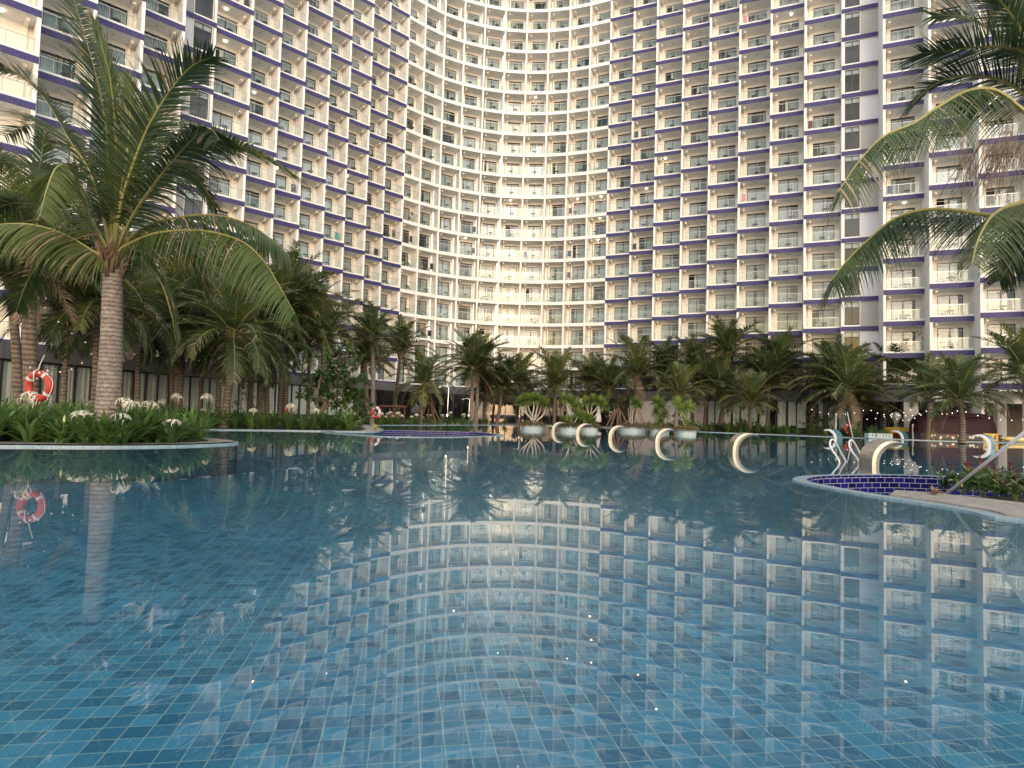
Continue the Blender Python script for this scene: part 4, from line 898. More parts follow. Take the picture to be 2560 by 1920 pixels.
def crown_mesh(name, seed, n=25, dead=3, nl=42, old=0.0):
    r = random.Random(seed); mb = MB()
    for k in range(n):
        q = k / (n - 1); az = k * 2.39996 + r.uniform(-0.25, 0.25); e0 = math.radians(86 - (84 + 24 * old) * q ** 1.1 + r.uniform(-7, 7)); drop = math.radians(34 + (50 + 16 * old) * min(1, q * 1.7) - 28 * max(0, q - 0.6) / 0.4 + r.uniform(-12, 12))
        L_ = (0.78 + 0.28 * math.sin(math.pi * min(1, q * 0.9 + 0.18))) * r.uniform(0.9, 1.08)
        ctr, sd = arc(e0, drop, L_, 12, 1.25, r.uniform(-0.35, 0.35), az)
        frond_mb(mb, ctr, sd, 0.275, nl, 0.0085, r, 'frondlight' if r.random() < 0.15 else 'frond', 0.10 + 0.25 * q * q, 0.011, 0.55 + 0.5 * q, gap=0.05, lift=0.45 - 0.3 * q)
    for k in range(dead):
        ctr, sd = arc(math.radians(r.uniform(-20, -45)), math.radians(r.uniform(35, 50)), r.uniform(0.55, 0.85), 9, 0.9, r.uniform(-0.4, 0.4), r.uniform(0, 6.28))
        frond_mb(mb, ctr, sd, 0.17, 22, 0.007, r, 'dry', 0, 0.010, 1.3, gap=0.15)
    for k in range(16):                      # fibre and old leaf bases round the heart
        a = r.uniform(0, 6.28); mb.tube([(0.03 * math.cos(a), 0.03 * math.sin(a), -0.10), (0.055 * math.cos(a), 0.055 * math.sin(a), 0.0), (0.10 * math.cos(a), 0.10 * math.sin(a), 0.05 + r.uniform(0, 0.06))], [0.02, 0.022, 0.012], r.choice(['fibre', 'fibre', 'dry', 'rachis']), 5)
    return mb.mesh(name)
def trunk_mb(base, top, d0, d1, bend, m, rings, n=12, flare=1.35, seed=0):
    r = random.Random(seed); mb = MB(); b, t = Vector((0, 0, 0)), Vector(top) - Vector(base); k = rings * 4
    pts, rad = [], []
    for i in range(k + 1):
        s = i / k; p = b.lerp(t, s) + Vector(bend) * math.sin(math.pi * s) ; w = d0 + (d1 - d0) * s; w *= 1 + (flare - 1) * max(0, 1 - s * 7) ** 2
        pts.append(p); rad.append(w / 2 * (1 + (0.008 if i % 4 == 0 else (0.0 if i % 4 != 1 else -0.006)) * r.uniform(0.4, 1.2)))
    mb.tube(pts, rad, m, n); return mb
CROWNS = [crown_mesh('crown', 11 + 7 * i, n=(28, 31, 27, 30, 28, 32)[i], dead=(2, 0, 3, 2, 4, 1)[i]) for i in range(6)]
CROWNO = [crown_mesh('crown', 71 + 7 * i, n=(30, 33, 31, 34)[i], dead=(3, 2, 4, 1)[i], old=1.0) for i in range(4)]
PALMS = [  # base x, crown x, crown y (picture), distance, leaf length, stem width, stem kind, what singles it out
 (84, 72, 640, 22, 4.1, .46, 'thick dark ringed stem carrying the large life ring'), (49, 28, 700, 24, 3.6, .33, 'dark stem at the left picture edge, left of the life ring stem'),
 (236, 246, 770, 26, 3.7, .30, 'dark stem close left of the tall pale foreground stem'), (157, 172, 800, 31, 3.4, .27, 'slim dark stem between the life ring and the pale stem'),
 (347, 353, 810, 33, 3.8, .27, 'straight black stem, first right of the pale foreground stem'), (447, 461, 840, 36, 4.0, .32, 'slightly leaning black stem, second right of the pale foreground stem'),
 (560, 583, 838, 33, 4.4, .42, 'leaning ringed stem with one bright low leaf reaching right'), (546, 560, 760, 39, 4.6, .33, 'dark stem close behind the leaning ringed stem'),
 (650, 655, 890, 41, 3.8, .36, 'short brown stem, left of the close pair behind the second lily bed'), (668, 672, 830, 43, 4.2, .40, 'brown stem of the close pair behind the second lily bed'), (698, 703, 800, 45, 4.4, .34, 'thin dark stem right of the close pair of stems'),
 (713, 717, 760, 47, 4.6, .42, 'thick stem beside the small half hidden life ring'), (803, 808, 850, 47, 4.2, .36, 'brown stem in front of the curtained pavilion, beside the frangipani'), (430, 436, 740, 41, 4.6, .30, 'tall palm behind the pale stem, its crown before the stair windows'),
 (300, 300, 775, 37, 4.4, .30, 'dark palm directly behind the pale foreground stem'), (500, 505, 800, 43, 4.4, .30, 'dark palm in the gap left of the leaning ringed stem'), (628, 640, 770, 49, 5.0, .30, 'tall dark palm whose crown meets the blue bands, left of centre'), (770, 775, 800, 52, 4.8, .30, 'palm behind the frangipani with a crown below the blue bands'),
 (930, 931, 852, 50, 3.4, .36, 'slim pale ringed stem above the red and white life ring'), (919, 912, 905, 53, 3.6, .42, 'dark thick stem behind the red and white life ring'), (985, 1000, 885, 60, 3.9, .36, 'dark stem behind the wooden swing'),
 (1052, 1062, 962, 57, 3.7, .34, 'low palm with drooping brown leaves left of the tallest shower'), (1180, 1184, 925, 62, 4.6, .46, 'left stem of the pale twin palm right of the showers'), (1189, 1194, 930, 63.5, 4.4, .42, 'right stem of the pale twin palm right of the showers'),
 (1241, 1253, 975, 66, 4.2, .40, 'dark stem beside the gold door panel'), (1296, 1302, 965, 70, 4.2, .36, 'dark palm behind the dragon tree'), (1212, 1215, 985, 68, 3.8, .42, 'short thick stem between the twin palm and the gold door panel'),
 (1386, 1388, 968, 72, 5.0, .40, 'palm with tall upright spears above the first steel arch'), (1470, 1472, 962, 75, 4.2, .36, 'palm with a small spiky crown before the white balconies at centre'), (1484, 1522, 975, 72, 4.6, .40, 'palm leaning right over the wooden prop poles'),
 (1588, 1590, 945, 73, 5.4, .40, 'tall palm with upright spears above the plain pale wall'), (1690, 1697, 992, 60, 3.6, .38, 'slim curved stem standing before the plain pale wall'), (1650, 1662, 935, 74, 4.8, .36, 'palm behind the plain pale wall with a full round crown'),
 (1732, 1735, 930, 70, 4.6, .36, 'palm at the right end of the plain pale wall'), (1760, 1769, 965, 65, 4.2, .36, 'dark slim stem at the left end of the curtained windows'), (1796, 1818, 890, 68, 4.8, .34, 'tall palm with a high crown left of the brown leaved palm'), (1806, 1803, 985, 64, 3.8, .34, 'pinkish leaning stem, second from the left before the curtained windows'),
 (1878, 1876, 1010, 59, 3.7, .30, 'small palm with upright dry brown leaves before the curtained windows'), (1916, 1921, 965, 63, 4.4, .38, 'dark stem right of the brown leaved palm'), (1941, 1946, 925, 65, 4.8, .32, 'tall dark palm before the middle of the curtained windows'),
 (2063, 2063, 985, 58, 4.2, .36, 'dark stem before the right end of the curtained windows'), (2085, 2088, 950, 61, 4.6, .34, 'dark stem close right of the thin white rescue post'), (2128, 2119, 978, 55, 5.0, .42, 'widest palm at the right with a leaning stem and a tall spear'), (2150, 2153, 1012, 57, 4.0, .46, 'thick dark stem behind the widest right palm'),
 (2318, 2321, 992, 50, 3.6, .34, 'short palm above the left end of the maroon barrel bar'), (2404, 2399, 1002, 43, 3.9, .40, 'dark ringed stem standing before the maroon barrel bar'), (2590, 2565, 945, 47, 4.6, .40, 'palm at the right picture edge beyond the barrel bar'), (2236, 2240, 960, 60, 4.6, .34, 'palm behind the white column of the open bar'), (2480, 2484, 975, 56, 4.4, .34, 'palm behind the right end of the barrel bar')]
for j, (bx, cx, cy, Y, L_, d, nm) in enumerate(PALMS):
    b = atY(bx, 1040, Y); b.z = GZ; t_ = atY(cx, cy, Y - rnd.uniform(-0.3, 0.5)); pale = any(w in nm for w in ('slim pale', 'pale twin', 'pinkish', 'slim curved'))
    t = thing('palm_tree', 'coconut palm, ' + nm, 'palm tree', b, 0, 'coconut palms round the pool')
    tm_ = trunk_mb(b, t_ - Vector((0, 0, 0.05 * L_)), d * 1.05, d * 0.85, (rnd.uniform(-0.12, 0.12), 0, 0), 'trunkpale' if pale else 'trunk', max(8, int((t_.z - GZ) / 0.16)), 9, seed=j); tm_.build('trunk', t, True)
    o = link('crown', (CROWNO[(j * 3 + 1) % 4] if (cx < 800 and Y > 25) or 1040 < cx < 1070 else CROWNS[(j * 5 + 2) % 6]), t, t_ - b, rnd.uniform(0, 6.28), L_ * rnd.uniform(0.95, 1.05)); o.rotation_euler.x = rnd.uniform(-0.08, 0.08)
# the two palms close to the camera: every leaf a part of its own
HANG = 0.025
def hero_palm(name, label, base_, crown_, d0, d1, Y, fronds, leafL, tm, fibre, seed, nl=84, hw=0.032, extra=0, exl=4.0):
    t = thing('palm_tree', label, 'palm tree', base_, 0, 'coconut palms round the pool'); r = random.Random(seed)
    trunk_mb(base_, crown_ - Vector((0, 0, 0.35)), d0, d1, (0.05, 0, 0), tm, int((crown_.z - base_.z) / 0.12), 22, 1.3, seed).build('trunk', t, True)
    off = -Vector(base_)
    for f in fronds:
        px, dy = f[0], f[1]; opt = f[2] if len(f) > 2 else {}
        pts = [atY(x, y, Y + dy * (i / (len(px) - 1)) ** 1.0) for i, (x, y) in enumerate(px)]
        n = 30; ctr = spline(pts, n); ctr[0] = ctr[0].lerp(crown_, 0.6); mb = MB(); ch = ctr[-1] - ctr[0]
        sd = opt.get('side') or Vector((-ch.y, ch.x, 0)); sd = Vector(sd).normalized() if Vector(sd).length > 1e-3 else Vector((1, 0, 0))
        if abs(Vector((ch.x, ch.y)).length) < 0.8: sd = Vector((0.75, 0.65, 0))
        frond_mb(mb, ctr, sd, leafL * opt.get('len', 1.0), opt.get('n', nl), opt.get('hw', hw), r, opt.get('m', 'frond'), opt.get('dry', 0.10), opt.get('rach', 0.052), opt.get('droop', 0.7), opt.get('sweep', 0.38), 5, opt.get('lift', 0.25), 0.03, opt.get('start', 0.12), opt.get('roll', 0.0), tip=opt.get('tip', 0.5))
        mb.build('frond', t, False, off)
    mb = MB()
    for k in range(46):
        a = r.uniform(0, 6.28); z = r.uniform(-0.45, 0.25); q = d1 * 0.5
        mb.tube([crown_ + Vector((q * math.cos(a), q * math.sin(a), z - 0.25)), crown_ + Vector((q * 1.25 * math.cos(a), q * 1.25 * math.sin(a), z)), crown_ + Vector((q * 1.8 * math.cos(a + 0.2), q * 1.8 * math.sin(a + 0.2), z + r.uniform(-0.1, 0.4)))], [0.05, 0.065, 0.02], r.choice(['fibre', 'fibre', 'dry']), 5)
    mb.build('leaf_base_fibre', t, True, off)
    if fibre:
        mb = MB()
        for k in range(fibre):
            px = r.choice([(2470, 2560, 330), (2500, 2580, 300), (2400, 2500, 340)]); p = atY(r.uniform(px[0], px[1]), px[2] + r.uniform(0, 60), Y + r.uniform(-0.8, 0.8)); d = Vector((r.uniform(-0.5, 0.3), r.uniform(-0.3, 0.3), -1)).normalized(); pts = [p]; L_ = r.uniform(0.4, 1.5)
            for j in range(6): d = (d + Vector((r.uniform(-0.35, 0.35), r.uniform(-0.3, 0.3), -0.1))).normalized(); pts.append(pts[-1] + d * L_ / 6)
            mb.strip(pts, [Vector((0.8, 0.6, 0))] * 7, [0.012, 0.016, 0.015, 0.013, 0.01, 0.007, 0.002], 'dry')
        mb.build('hanging_dry_leaflets', t, False, off)
    return t
Y1 = 17.6; C1 = atY(284, 640, Y1); B1 = atY(266, 1060, Y1); B1.z = GZ
F1 = [([(283, 640), (276, 500), (266, 330), (247, 220), (218, 110), (180, -15)], 0.6, dict(lift=0.1, droop=0.55, len=0.95)),
      ([(285, 640), (303, 505), (340, 390), (373, 311), (428, 222), (480, 165), (532, 142)], -0.8, dict(droop=0.35, lift=0.2, len=1.0)),
      ([(280, 640), (233, 447), (175, 350), (117, 253), (50, 190), (-20, 160)], -1.0, dict(droop=0.5, dry=0.14)),
      ([(284, 640), (290, 480), (288, 330), (275, 200), (255, 120), (240, 60)], 0.3, dict(lift=0.05, droop=0.15, len=0.75, m='frondlight', sweep=0.95)),
      ([(284, 640), (300, 500), (318, 380), (325, 270), (322, 200)], 0.4, dict(lift=0.05, droop=0.15, len=0.7, m='frondlight', sweep=1.0)),
      ([(286, 640), (330, 540), (400, 440), (455, 375), (500, 330), (530, 325), (548, 350)], -1.6, dict(droop=1.4, lift=-0.3, dry=0.25)),
      ([(286, 640), (360, 500), (440, 405), (510, 365), (585, 362), (660, 392), (722, 430)], -0.8, dict(droop=0.6, m='frondlight', dry=0.12)),
      ([(287, 640), (311, 616), (389, 583), (505, 577), (603, 603), (661, 655), (700, 718), (738, 785)], -1.8, dict(droop=1.1, lift=-1.1, sweep=0.3, hw=HANG, m='frondlight', dry=0.2, len=1.05)),
      ([(280, 642), (241, 632), (170, 590), (90, 563), (10, 560), (-60, 575)], -1.6, dict(droop=1.1, lift=-1.1, sweep=0.3, hw=HANG, m='frondlight', dry=0.2, len=1.0)),
      ([(280, 640), (235, 560), (190, 450), (165, 415), (140, 420), (118, 470), (100, 540)], -2.6, dict(droop=1.1, lift=-1.1, sweep=0.3, hw=HANG, m='frondlight', dry=0.25)),
      ([(286, 640), (330, 590), (400, 553), (525, 537), (620, 560), (680, 600), (725, 640)], 1.2, dict(droop=1.1, lift=-1.1, sweep=0.3, hw=HANG, dry=0.2)),
      ([(280, 640), (200, 520), (110, 440), (30, 405), (-50, 410)], 0.9, dict(droop=0.8)),
      ([(280, 642), (200, 570), (100, 515), (20, 510), (-60, 550)], 0.4, dict(droop=1.0, dry=0.2)),
      ([(284, 640), (340, 500), (400, 430), (450, 425), (500, 455), (540, 520)], 1.8, dict(droop=0.9)),
      ([(286, 642), (370, 600), (440, 610), (490, 660), (520, 730)], 1.4, dict(droop=1.0, dry=0.2)),
      ([(280, 642), (200, 625), (120, 640), (70, 700), (40, 780)], 1.0, dict(droop=1.1, dry=0.3)),
      ([(282, 640), (265, 520), (215, 400), (150, 330), (80, 310), (10, 340)], 2.2, dict(droop=0.7)),
      ([(284, 640), (310, 480), (360, 330), (400, 260), (450, 235)], 2.4, dict(droop=0.6)),
      ([(284, 642), (345, 640), (400, 700), (430, 790), (440, 850)], 0.8, dict(droop=1.2, dry=0.3, len=0.9))]
hero_palm('palm_tree', 'coconut palm, tall pale ringed stem and full crown in the left foreground', B1, C1, 0.66, 0.50, Y1, F1, 1.6, 'trunkpale', 0, 5, nl=100, hw=0.028)
Y2 = 11.0; C2 = atY(2640, 350, Y2); B2 = atY(2655, 1200, Y2); B2.z = 0.05
F2 = [([(2640, 340), (2560, 279), (2500, 232), (2455, 221), (2405, 232), (2341, 270), (2284, 308), (2210, 340), (2150, 400), (2095, 480)], -1.2, dict(droop=0.9, lift=-1.1, sweep=0.35, m='frond', dry=0.3, len=1.2, n=120, tip=0.3, hw=0.017)),
      ([(2645, 560), (2600, 572), (2545, 556), (2437, 532), (2323, 523), (2238, 546), (2170, 600), (2110, 660), (2080, 700)], -0.8, dict(droop=0.9, lift=-0.9, sweep=0.5, dry=0.05, len=1.15, n=140, tip=0.3, hw=0.016)),
      ([(2660, 520), (2600, 500), (2530, 512), (2480, 540), (2445, 600), (2430, 660)], -2.6, dict(droop=1.1, lift=-1.1, sweep=0.3, hw=0.018, m='frondlight')),
      ([(2640, 300), (2600, 170), (2540, 122), (2439, 118), (2370, 126), (2305, 132)], 0.4, dict(droop=0.2, lift=0.1, len=1.25, n=78, hw=0.017)),
      ([(2640, 300), (2600, 180), (2550, 70), (2500, 0), (2440, -60)], 0.2, dict(droop=0.2, len=1.25, n=80, hw=0.018)), ([(2645, 300), (2620, 150), (2590, 40), (2560, -60)], 0.8, dict(droop=0.2, len=1.25, n=80, hw=0.018)),
      ([(2640, 320), (2580, 250), (2500, 200), (2400, 190), (2330, 215), (2280, 260)], 1.0, dict(droop=0.5, len=1.1, n=80, hw=0.017)), ([(2640, 320), (2560, 180), (2480, 80), (2400, 40), (2330, 40)], 1.4, dict(droop=0.3, len=1.2, n=80, hw=0.017)),
      ([(2645, 560), (2590, 600), (2540, 640), (2500, 700)], 1.2, dict(droop=1.0)), ([(2650, 300), (2720, 150), (2800, 80), (2900, 100)], 0, dict()), ([(2650, 330), (2760, 280), (2860, 330), (2920, 450)], -0.8, dict(droop=1.0)), ([(2650, 360), (2740, 420), (2800, 520), (2820, 640)], 0.8, dict(droop=1.0))]
hero_palm('palm_tree', 'coconut palm, close overhanging crown with dry hanging leaflets at the right edge', B2, C2, 0.5, 0.42, Y2, F2, 1.02, 'trunk', 150, 9, nl=115, hw=0.022)
# ------------------------------------------------------------------ lilies and other planting
def blade(mb, p, az, e0, drop, L_, hw, m, seg=5, r=None, fold=0.25):
    d0 = Vector((math.cos(az), math.sin(az), 0)); sd = Vector((-d0.y, d0.x, 0)); c = [Vector(p)]
    for j in range(seg): e = e0 - drop * ((j + 0.5) / seg) ** 1.4; c.append(c[-1] + (d0 * math.cos(e) + Vector((0, 0, math.sin(e)))) * (L_ / seg))
    w = [hw * (0.6, 0.95, 1.0, 0.85, 0.55, 0.04)[min(5, int(j * 5 / seg + 0.5))] for j in range(seg + 1)]; w[-1] = hw * 0.05
    i0 = len(mb.v); mi = mb.mi(m)
    for j in range(seg + 1):
        up = Vector((0, 0, fold * w[j])); mb.v += [tuple(c[j] - sd * w[j] + up), tuple(c[j]), tuple(c[j] + sd * w[j] + up)]
    for j in range(seg):
        a = i0 + 3 * j
        for q in (0, 1): mb.f.append((a + q, a + q + 1, a + q + 4, a + q + 3)); mb.m.append(mi); mb.uv.append(None)
def lily_mesh(seed, n, L_):
    r = random.Random(seed); mb = MB()
    for k in range(n):
        q = k / n; blade(mb, (r.uniform(-0.07, 0.07), r.uniform(-0.07, 0.07), 0), k * 2.4 + r.uniform(-0.3, 0.3), math.radians(86 - 52 * q + r.uniform(-8, 8)), math.radians(r.uniform(25, 85)), L_ * r.uniform(0.75, 1.12), L_ * r.uniform(0.044, 0.062), 'lily', 5, r, 0.35)
    return mb.mesh('lily_leaves')
def flower_mesh(seed, h):
    r = random.Random(seed); mb = MB(); mb.tube([(0, 0, 0.1), (r.uniform(-0.05, 0.05), r.uniform(-0.05, 0.05), h * 0.6), (0, 0, h)], [0.018, 0.015, 0.012], 'lily', 6)
    for f in range(9):
        a = r.uniform(0, 6.28); e = r.uniform(0.1, 1.4); d = Vector((math.cos(a) * math.cos(e), math.sin(a) * math.cos(e), math.sin(e))); c = Vector((0, 0, h)) + d * 0.13; mb.tube([(0, 0, h), c], 0.006, 'bud', 4)
        for k in range(6):
            b = k / 6 * 6.28 + r.random(); s1 = Vector((math.cos(b), math.sin(b), 0.1)); s1 = (s1 - d * s1.dot(d)).normalized(); p = [c, c + (d * 0.7 + s1) * 0.05, c + (d * 0.3 + s1 * 1.6) * 0.08 - Vector((0, 0, 0.02)), c + s1 * 0.145 - Vector((0, 0, 0.10))]
            w = d.cross(s1); mb.strip(p, [w] * 4, [0.005, 0.008, 0.007, 0.002], 'petal')
    return mb.mesh('flower_head')
def bud_mesh(h):
    mb = MB(); mb.tube([(0, 0, 0.1), (0.0, 0.0, h * 0.8)], [0.018, 0.014], 'lily', 6); mb.lathe([(0.012, h * 0.78), (0.035, h * 0.85), (0.03, h * 0.95), (0.004, h * 1.08)], 'bud', 8); return mb.mesh('flower_bud')
LIL = [lily_mesh(s, 24, 0.86) for s in (1, 2, 3)]; LIS = [lily_mesh(s, 20, 0.62) for s in (5, 6)]; FLO = [flower_mesh(s, h) for s, h in ((1, 0.82), (2, 0.98), (3, 0.70))]; BUD = bud_mesh(0.72)
def inside(p, poly):
    c = False; n = len(poly)
    for i in range(n):
        (x0, y0), (x1, y1) = poly[i][:2], poly[i - 1][:2]
        if (y0 > p[1]) != (y1 > p[1]) and p[0] < (x1 - x0) * (p[1] - y0) / (y1 - y0) + x0: c = not c
    return c
def plant_bed(poly, n, label, group, meshes, scale, pf, sep, zone=None, flab=None, lowz=GZ + 0.02, seed=3):
    r = random.Random(seed); P = []; tries = 0; xs, ys = [p[0] for p in poly], [p[1] for p in poly]; zx = zone or (min(xs), max(xs), min(ys), max(ys))
    while len(P) < n and tries < 9000:
        tries += 1; p = (r.uniform(zx[0], zx[1]), r.uniform(zx[2], zx[3]))
        if not inside(p, poly) or any((p[0] - q[0]) ** 2 + (p[1] - q[1]) ** 2 < sep * sep for q in P): continue
        P.append(p)
    for p in P:
        fl = r.random() < pf; o = link('lily_clump', r.choice(meshes), None, (p[0], p[1], lowz), r.uniform(0, 6.28), scale * r.uniform(0.72, 1.2)); o.rotation_euler.x, o.rotation_euler.y = r.uniform(-0.16, 0.16), r.uniform(-0.16, 0.16); tag(o, flab if fl else label, 'lily', group + (', in flower' if fl else ''))
        if fl: link('flower_head', r.choice(FLO), o, (0, 0, 0), r.uniform(0, 6.28))
b1 = smooth_loop(BED1, 3); plant_bed(b1, 62, 'strap leaved lily clump without a flower in the near left bed', 'lilies in the near left bed', LIL, 1.4, 0.0, 0.36, (-16.5, -9.4, 15.9, 19.5), None, seed=4)
plant_bed(b1, 26, 'strap leaved lily clump without a flower in the near left bed', 'lilies in the near left bed', LIL, 1.4, 0.0, 0.5, (-18, -10, 19.5, 24), None, seed=14)
for x, y, Y, k, lab in ((76, 1002, 16.6, 0, 'left, below the large life ring'), (206, 1040, 16.9, 1, 'left of the pale palm stem, hanging low'), (310, 1015, 17.6, 0, 'right of the pale palm stem'), (300, 1050, 17.2, 2, 'below the pale palm stem, half open'), (430, 1072, 18.0, 2, 'near the right tip of the bed'), (372, 1020, 19.5, 0, 'set back towards the second bed')):
    p = atY(x, y, Y); g = link('lily_clump', LIL[k], None, (p.x, p.y, GZ + 0.02), rnd.uniform(0, 6), 1.05); tag(g, 'white spidery lily flower with leaves, ' + lab, 'lily', 'lilies in flower in the near left bed')
    h = max(0.55, (p.z - GZ) / 1.05); f = link('flower_head', FLO[k], g); f.scale = (1.35, 1.35, h / (0.82, 0.98, 0.70)[k])
for x, Y in ((238, 17.0), (262, 16.85), (288, 16.95), (310, 17.1), (215, 16.8)):
    p = atY(x, 1085, Y); tag(link('lily_clump', rnd.choice(LIL), None, (p.x, p.y, GZ + 0.02), rnd.uniform(0, 6), 1.2), 'strap leaved lily clump without a flower in the near left bed', 'lily', 'lilies in the near left bed')
p = atY(160, 1060, 16.7); g = link('lily_clump', LIL[1], None, (p.x, p.y, GZ + 0.02), 1.0, 1.0); tag(g, 'lily clump with one closed yellow green bud, left of the pale palm stem', 'lily'); link('flower_bud', BUD, g)
b2 = smooth_loop(BED2, 3)
plant_bed(b2, 70, 'strap leaved lily clump without a flower in the second left bed', 'lilies in the second left bed', LIL, 1.35, 0.16, 0.5, (-22, -8.2, 29.7, 36.5), 'flowering white spider lily in the second left bed', seed=6)
plant_bed(b2, 34, 'strap leaved lily clump without a flower behind the left showers', 'lilies behind the left showers', LIL, 0.9, 0.6, 0.6, (-13, -7.6, 40, 58), 'flowering white spider lily behind the left showers', seed=8)
b2b = [(-10.2, 49), (-5.9, 57.2), (-2.6, 63.2), (0.6, 68.4), (-3, 70), (-9, 62), (-13, 52)]
plant_bed(b2b, 40, 'low lily clump without a flower at the far bank before the lobby', 'lilies before the lobby', LIL, 0.95, 0.45, 0.6, None, 'flowering white spider lily at the far bank before the lobby', seed=9)
plant_bed(smooth_loop(BED3, 3), 70, 'low green strap leaved clump before the curtained windows at the right', 'strap leaved plants before the right windows', LIS + LIL, 1.15, 0.0, 0.55, (12, 29.5, 52, 69), None, seed=12)
# dragon trees and screw pines on blue planters in the pool
def tuft(mb, p, n, L_, hw, r, m='sword'):
    for k in range(n): blade(mb, p, r.uniform(0, 6.28), math.radians(r.uniform(-35, 88)), math.radians(r.uniform(5, 50)), L_ * r.uniform(0.75, 1.1), hw, m, 3, r, 0.3)
def planter(x, y, w, label, gap=False):
    p = atZ(x, y, 0); t = thing('pool_planter', label, 'planter', (p.x, p.y + w / 2, 0), 0, 'pale blue planters standing in the pool'); m = MB(); m.lathe([(w / 2, -0.5), (w / 2, 0.30), (w / 2 + 0.03, 0.32), (w / 2 + 0.03, 0.38), (w / 2 - 0.12, 0.38), (w / 2 - 0.12, 0.3), (0, 0.3)], 'planterblue', 28); m.build('tub', t)
    r = random.Random(int(x)); m = MB()
    for k in range(1300):
        a = r.uniform(0, 6.28); q = (r.random() ** 0.5) * (w / 2 + 0.26); z = 0.32 + r.random() * 0.42 * (1 - (q / (w / 2 + 0.3)) ** 4); c = Vector((q * math.cos(a), q * math.sin(a), z)); blade(m, c, r.uniform(0, 6.28), r.uniform(-0.8, 1.3), 0.8, 0.14, 0.035, 'hedge', 2, r)
    tag(m.build('trimmed_hedge', None, False, t.location), 'low brownish hedge growing on the %s' % label.split(',')[0], 'hedge', 'low hedges on the pool planters'); return t
def branch_tree(name, label, cat, p, brs, tuftn, L_, hw, bark='palebark', seed=1, leaf='sword', group=None):
    t = thing(name, label, cat, p, 0, group); r = random.Random(seed); m = MB(); lf = MB()
    for pts, r0, tp in brs:
        m.tube(spline(pts, 12), [r0 * (1 - 0.5 * k / 11) for k in range(12)], bark, 7)
        if tp: tuft(lf, pts[-1], tuftn, L_, hw, r, leaf)
    m.build('trunk', t, True); lf.build('foliage', t); return t
pl1 = planter(1331, 1075, 1.75, 'far left pool planter, under the dragon tree'); pl2 = planter(1424, 1079, 1.5, 'pool planter behind the smallest arch, second from the left'); pl3 = planter(1474, 1079, 1.45, 'pool planter behind the second arch, third from the left'); pl4 = planter(1587, 1079.5, 2.2, 'widest pool planter, behind the third arch'); pl5 = planter(1655, 1083, 1.5, 'pool planter behind the fourth arch, second from the right'); pl6 = planter(1722, 1087, 1.5, 'far right pool planter, before the plain wall end')
z0 = 0.35
def pt(p, z): return (p.location.x, p.location.y, z)
branch_tree('dragon_tree', 'dragon tree with pale forking branches and a flat green crown', 'tree', pt(pl1, z0), [([(0.05, 0, 0), (-0.1, 0, 0.5), (-0.5, -0.1, 1.0), (-0.75, 0, 1.9)], 0.10, 1), ([(0, 0, 0), (-0.05, 0.1, 0.7), (-0.3, 0.2, 1.3), (-0.35, 0, 2.0)], 0.09, 1), ([(0.05, 0, 0), (0.0, -0.1, 0.8), (0.1, -0.15, 1.4), (0.0, 0, 2.05)], 0.09, 1), ([(0.05, 0, 0), (0.2, 0, 0.6), (0.35, 0.1, 1.3), (0.4, 0, 2.0)], 0.09, 1), ([(0.1, 0, 0), (0.4, 0, 0.4), (0.9, 0.1, 0.9), (1.1, 0, 1.6)], 0.09, 1), ([(0.2, 0.1, 0.4), (0.6, 0.4, 1.1), (0.75, 0.4, 1.8)], 0.06, 1), ([(-0.3, 0, 0.7), (-0.9, -0.2, 1.3), (-1.05, -0.2, 1.75)], 0.05, 1)], 135, 0.7, 0.030, seed=3)
branch_tree('screw_pine', 'screw pine with three bushy heads behind the smallest arch', 'shrub', pt(pl2, z0), [([(0.1, 0, 0), (0.05, 0, 0.9), (-0.25, 0, 1.7), (-0.45, 0, 2.05)], 0.08, 1), ([(0.1, 0, 0), (0.3, 0.2, 0.8), (0.5, 0.2, 1.6)], 0.07, 1), ([(0.1, 0, 0), (0.0, 0.3, 0.9), (0.1, 0.3, 1.9)], 0.06, 1), ([(0.2, 0, 0), (0.5, -0.2, 0.5), (0.7, -0.2, 0.9)], 0.05, 1), ([(0.0, 0, 0), (-0.2, -0.3, 0.35)], 0.04, 1)], 180, 0.7, 0.030, seed=5)
branch_tree('screw_pine', 'wide screw pine with a low bright tuft behind the second arch', 'shrub', pt(pl3, z0), [([(0, 0, 0), (0.1, 0, 0.8), (0.6, 0, 1.5), (0.9, 0, 1.95)], 0.08, 1), ([(0, 0, 0), (0, 0.1, 1.0), (-0.3, 0.1, 1.9)], 0.07, 1), ([(0, 0, 0), (0.2, 0.2, 1.2), (0.3, 0.2, 2.1)], 0.07, 1), ([(0, 0, 0), (0.5, -0.1, 0.9), (1.2, -0.1, 1.6)], 0.06, 1), ([(0, 0, 0), (0.1, -0.3, 0.45)], 0.05, 1), ([(0, 0, 0), (-0.4, -0.3, 0.7)], 0.05, 1)], 180, 0.7, 0.030, seed=6)
branch_tree('screw_pine', 'slender screw pine on thin stems behind the third arch', 'shrub', pt(pl4, z0), [([(0.1, 0, 0), (0.3, 0, 1.0), (0.45, 0, 1.9)], 0.05, 1), ([(0.0, 0, 0), (0.0, 0.1, 1.0), (0.15, 0.1, 2.1)], 0.05, 1), ([(0.0, 0, 0), (-0.3, 0, 0.9), (-0.4, 0, 1.7)], 0.03, 0)], 150, 0.7, 0.030, seed=7)
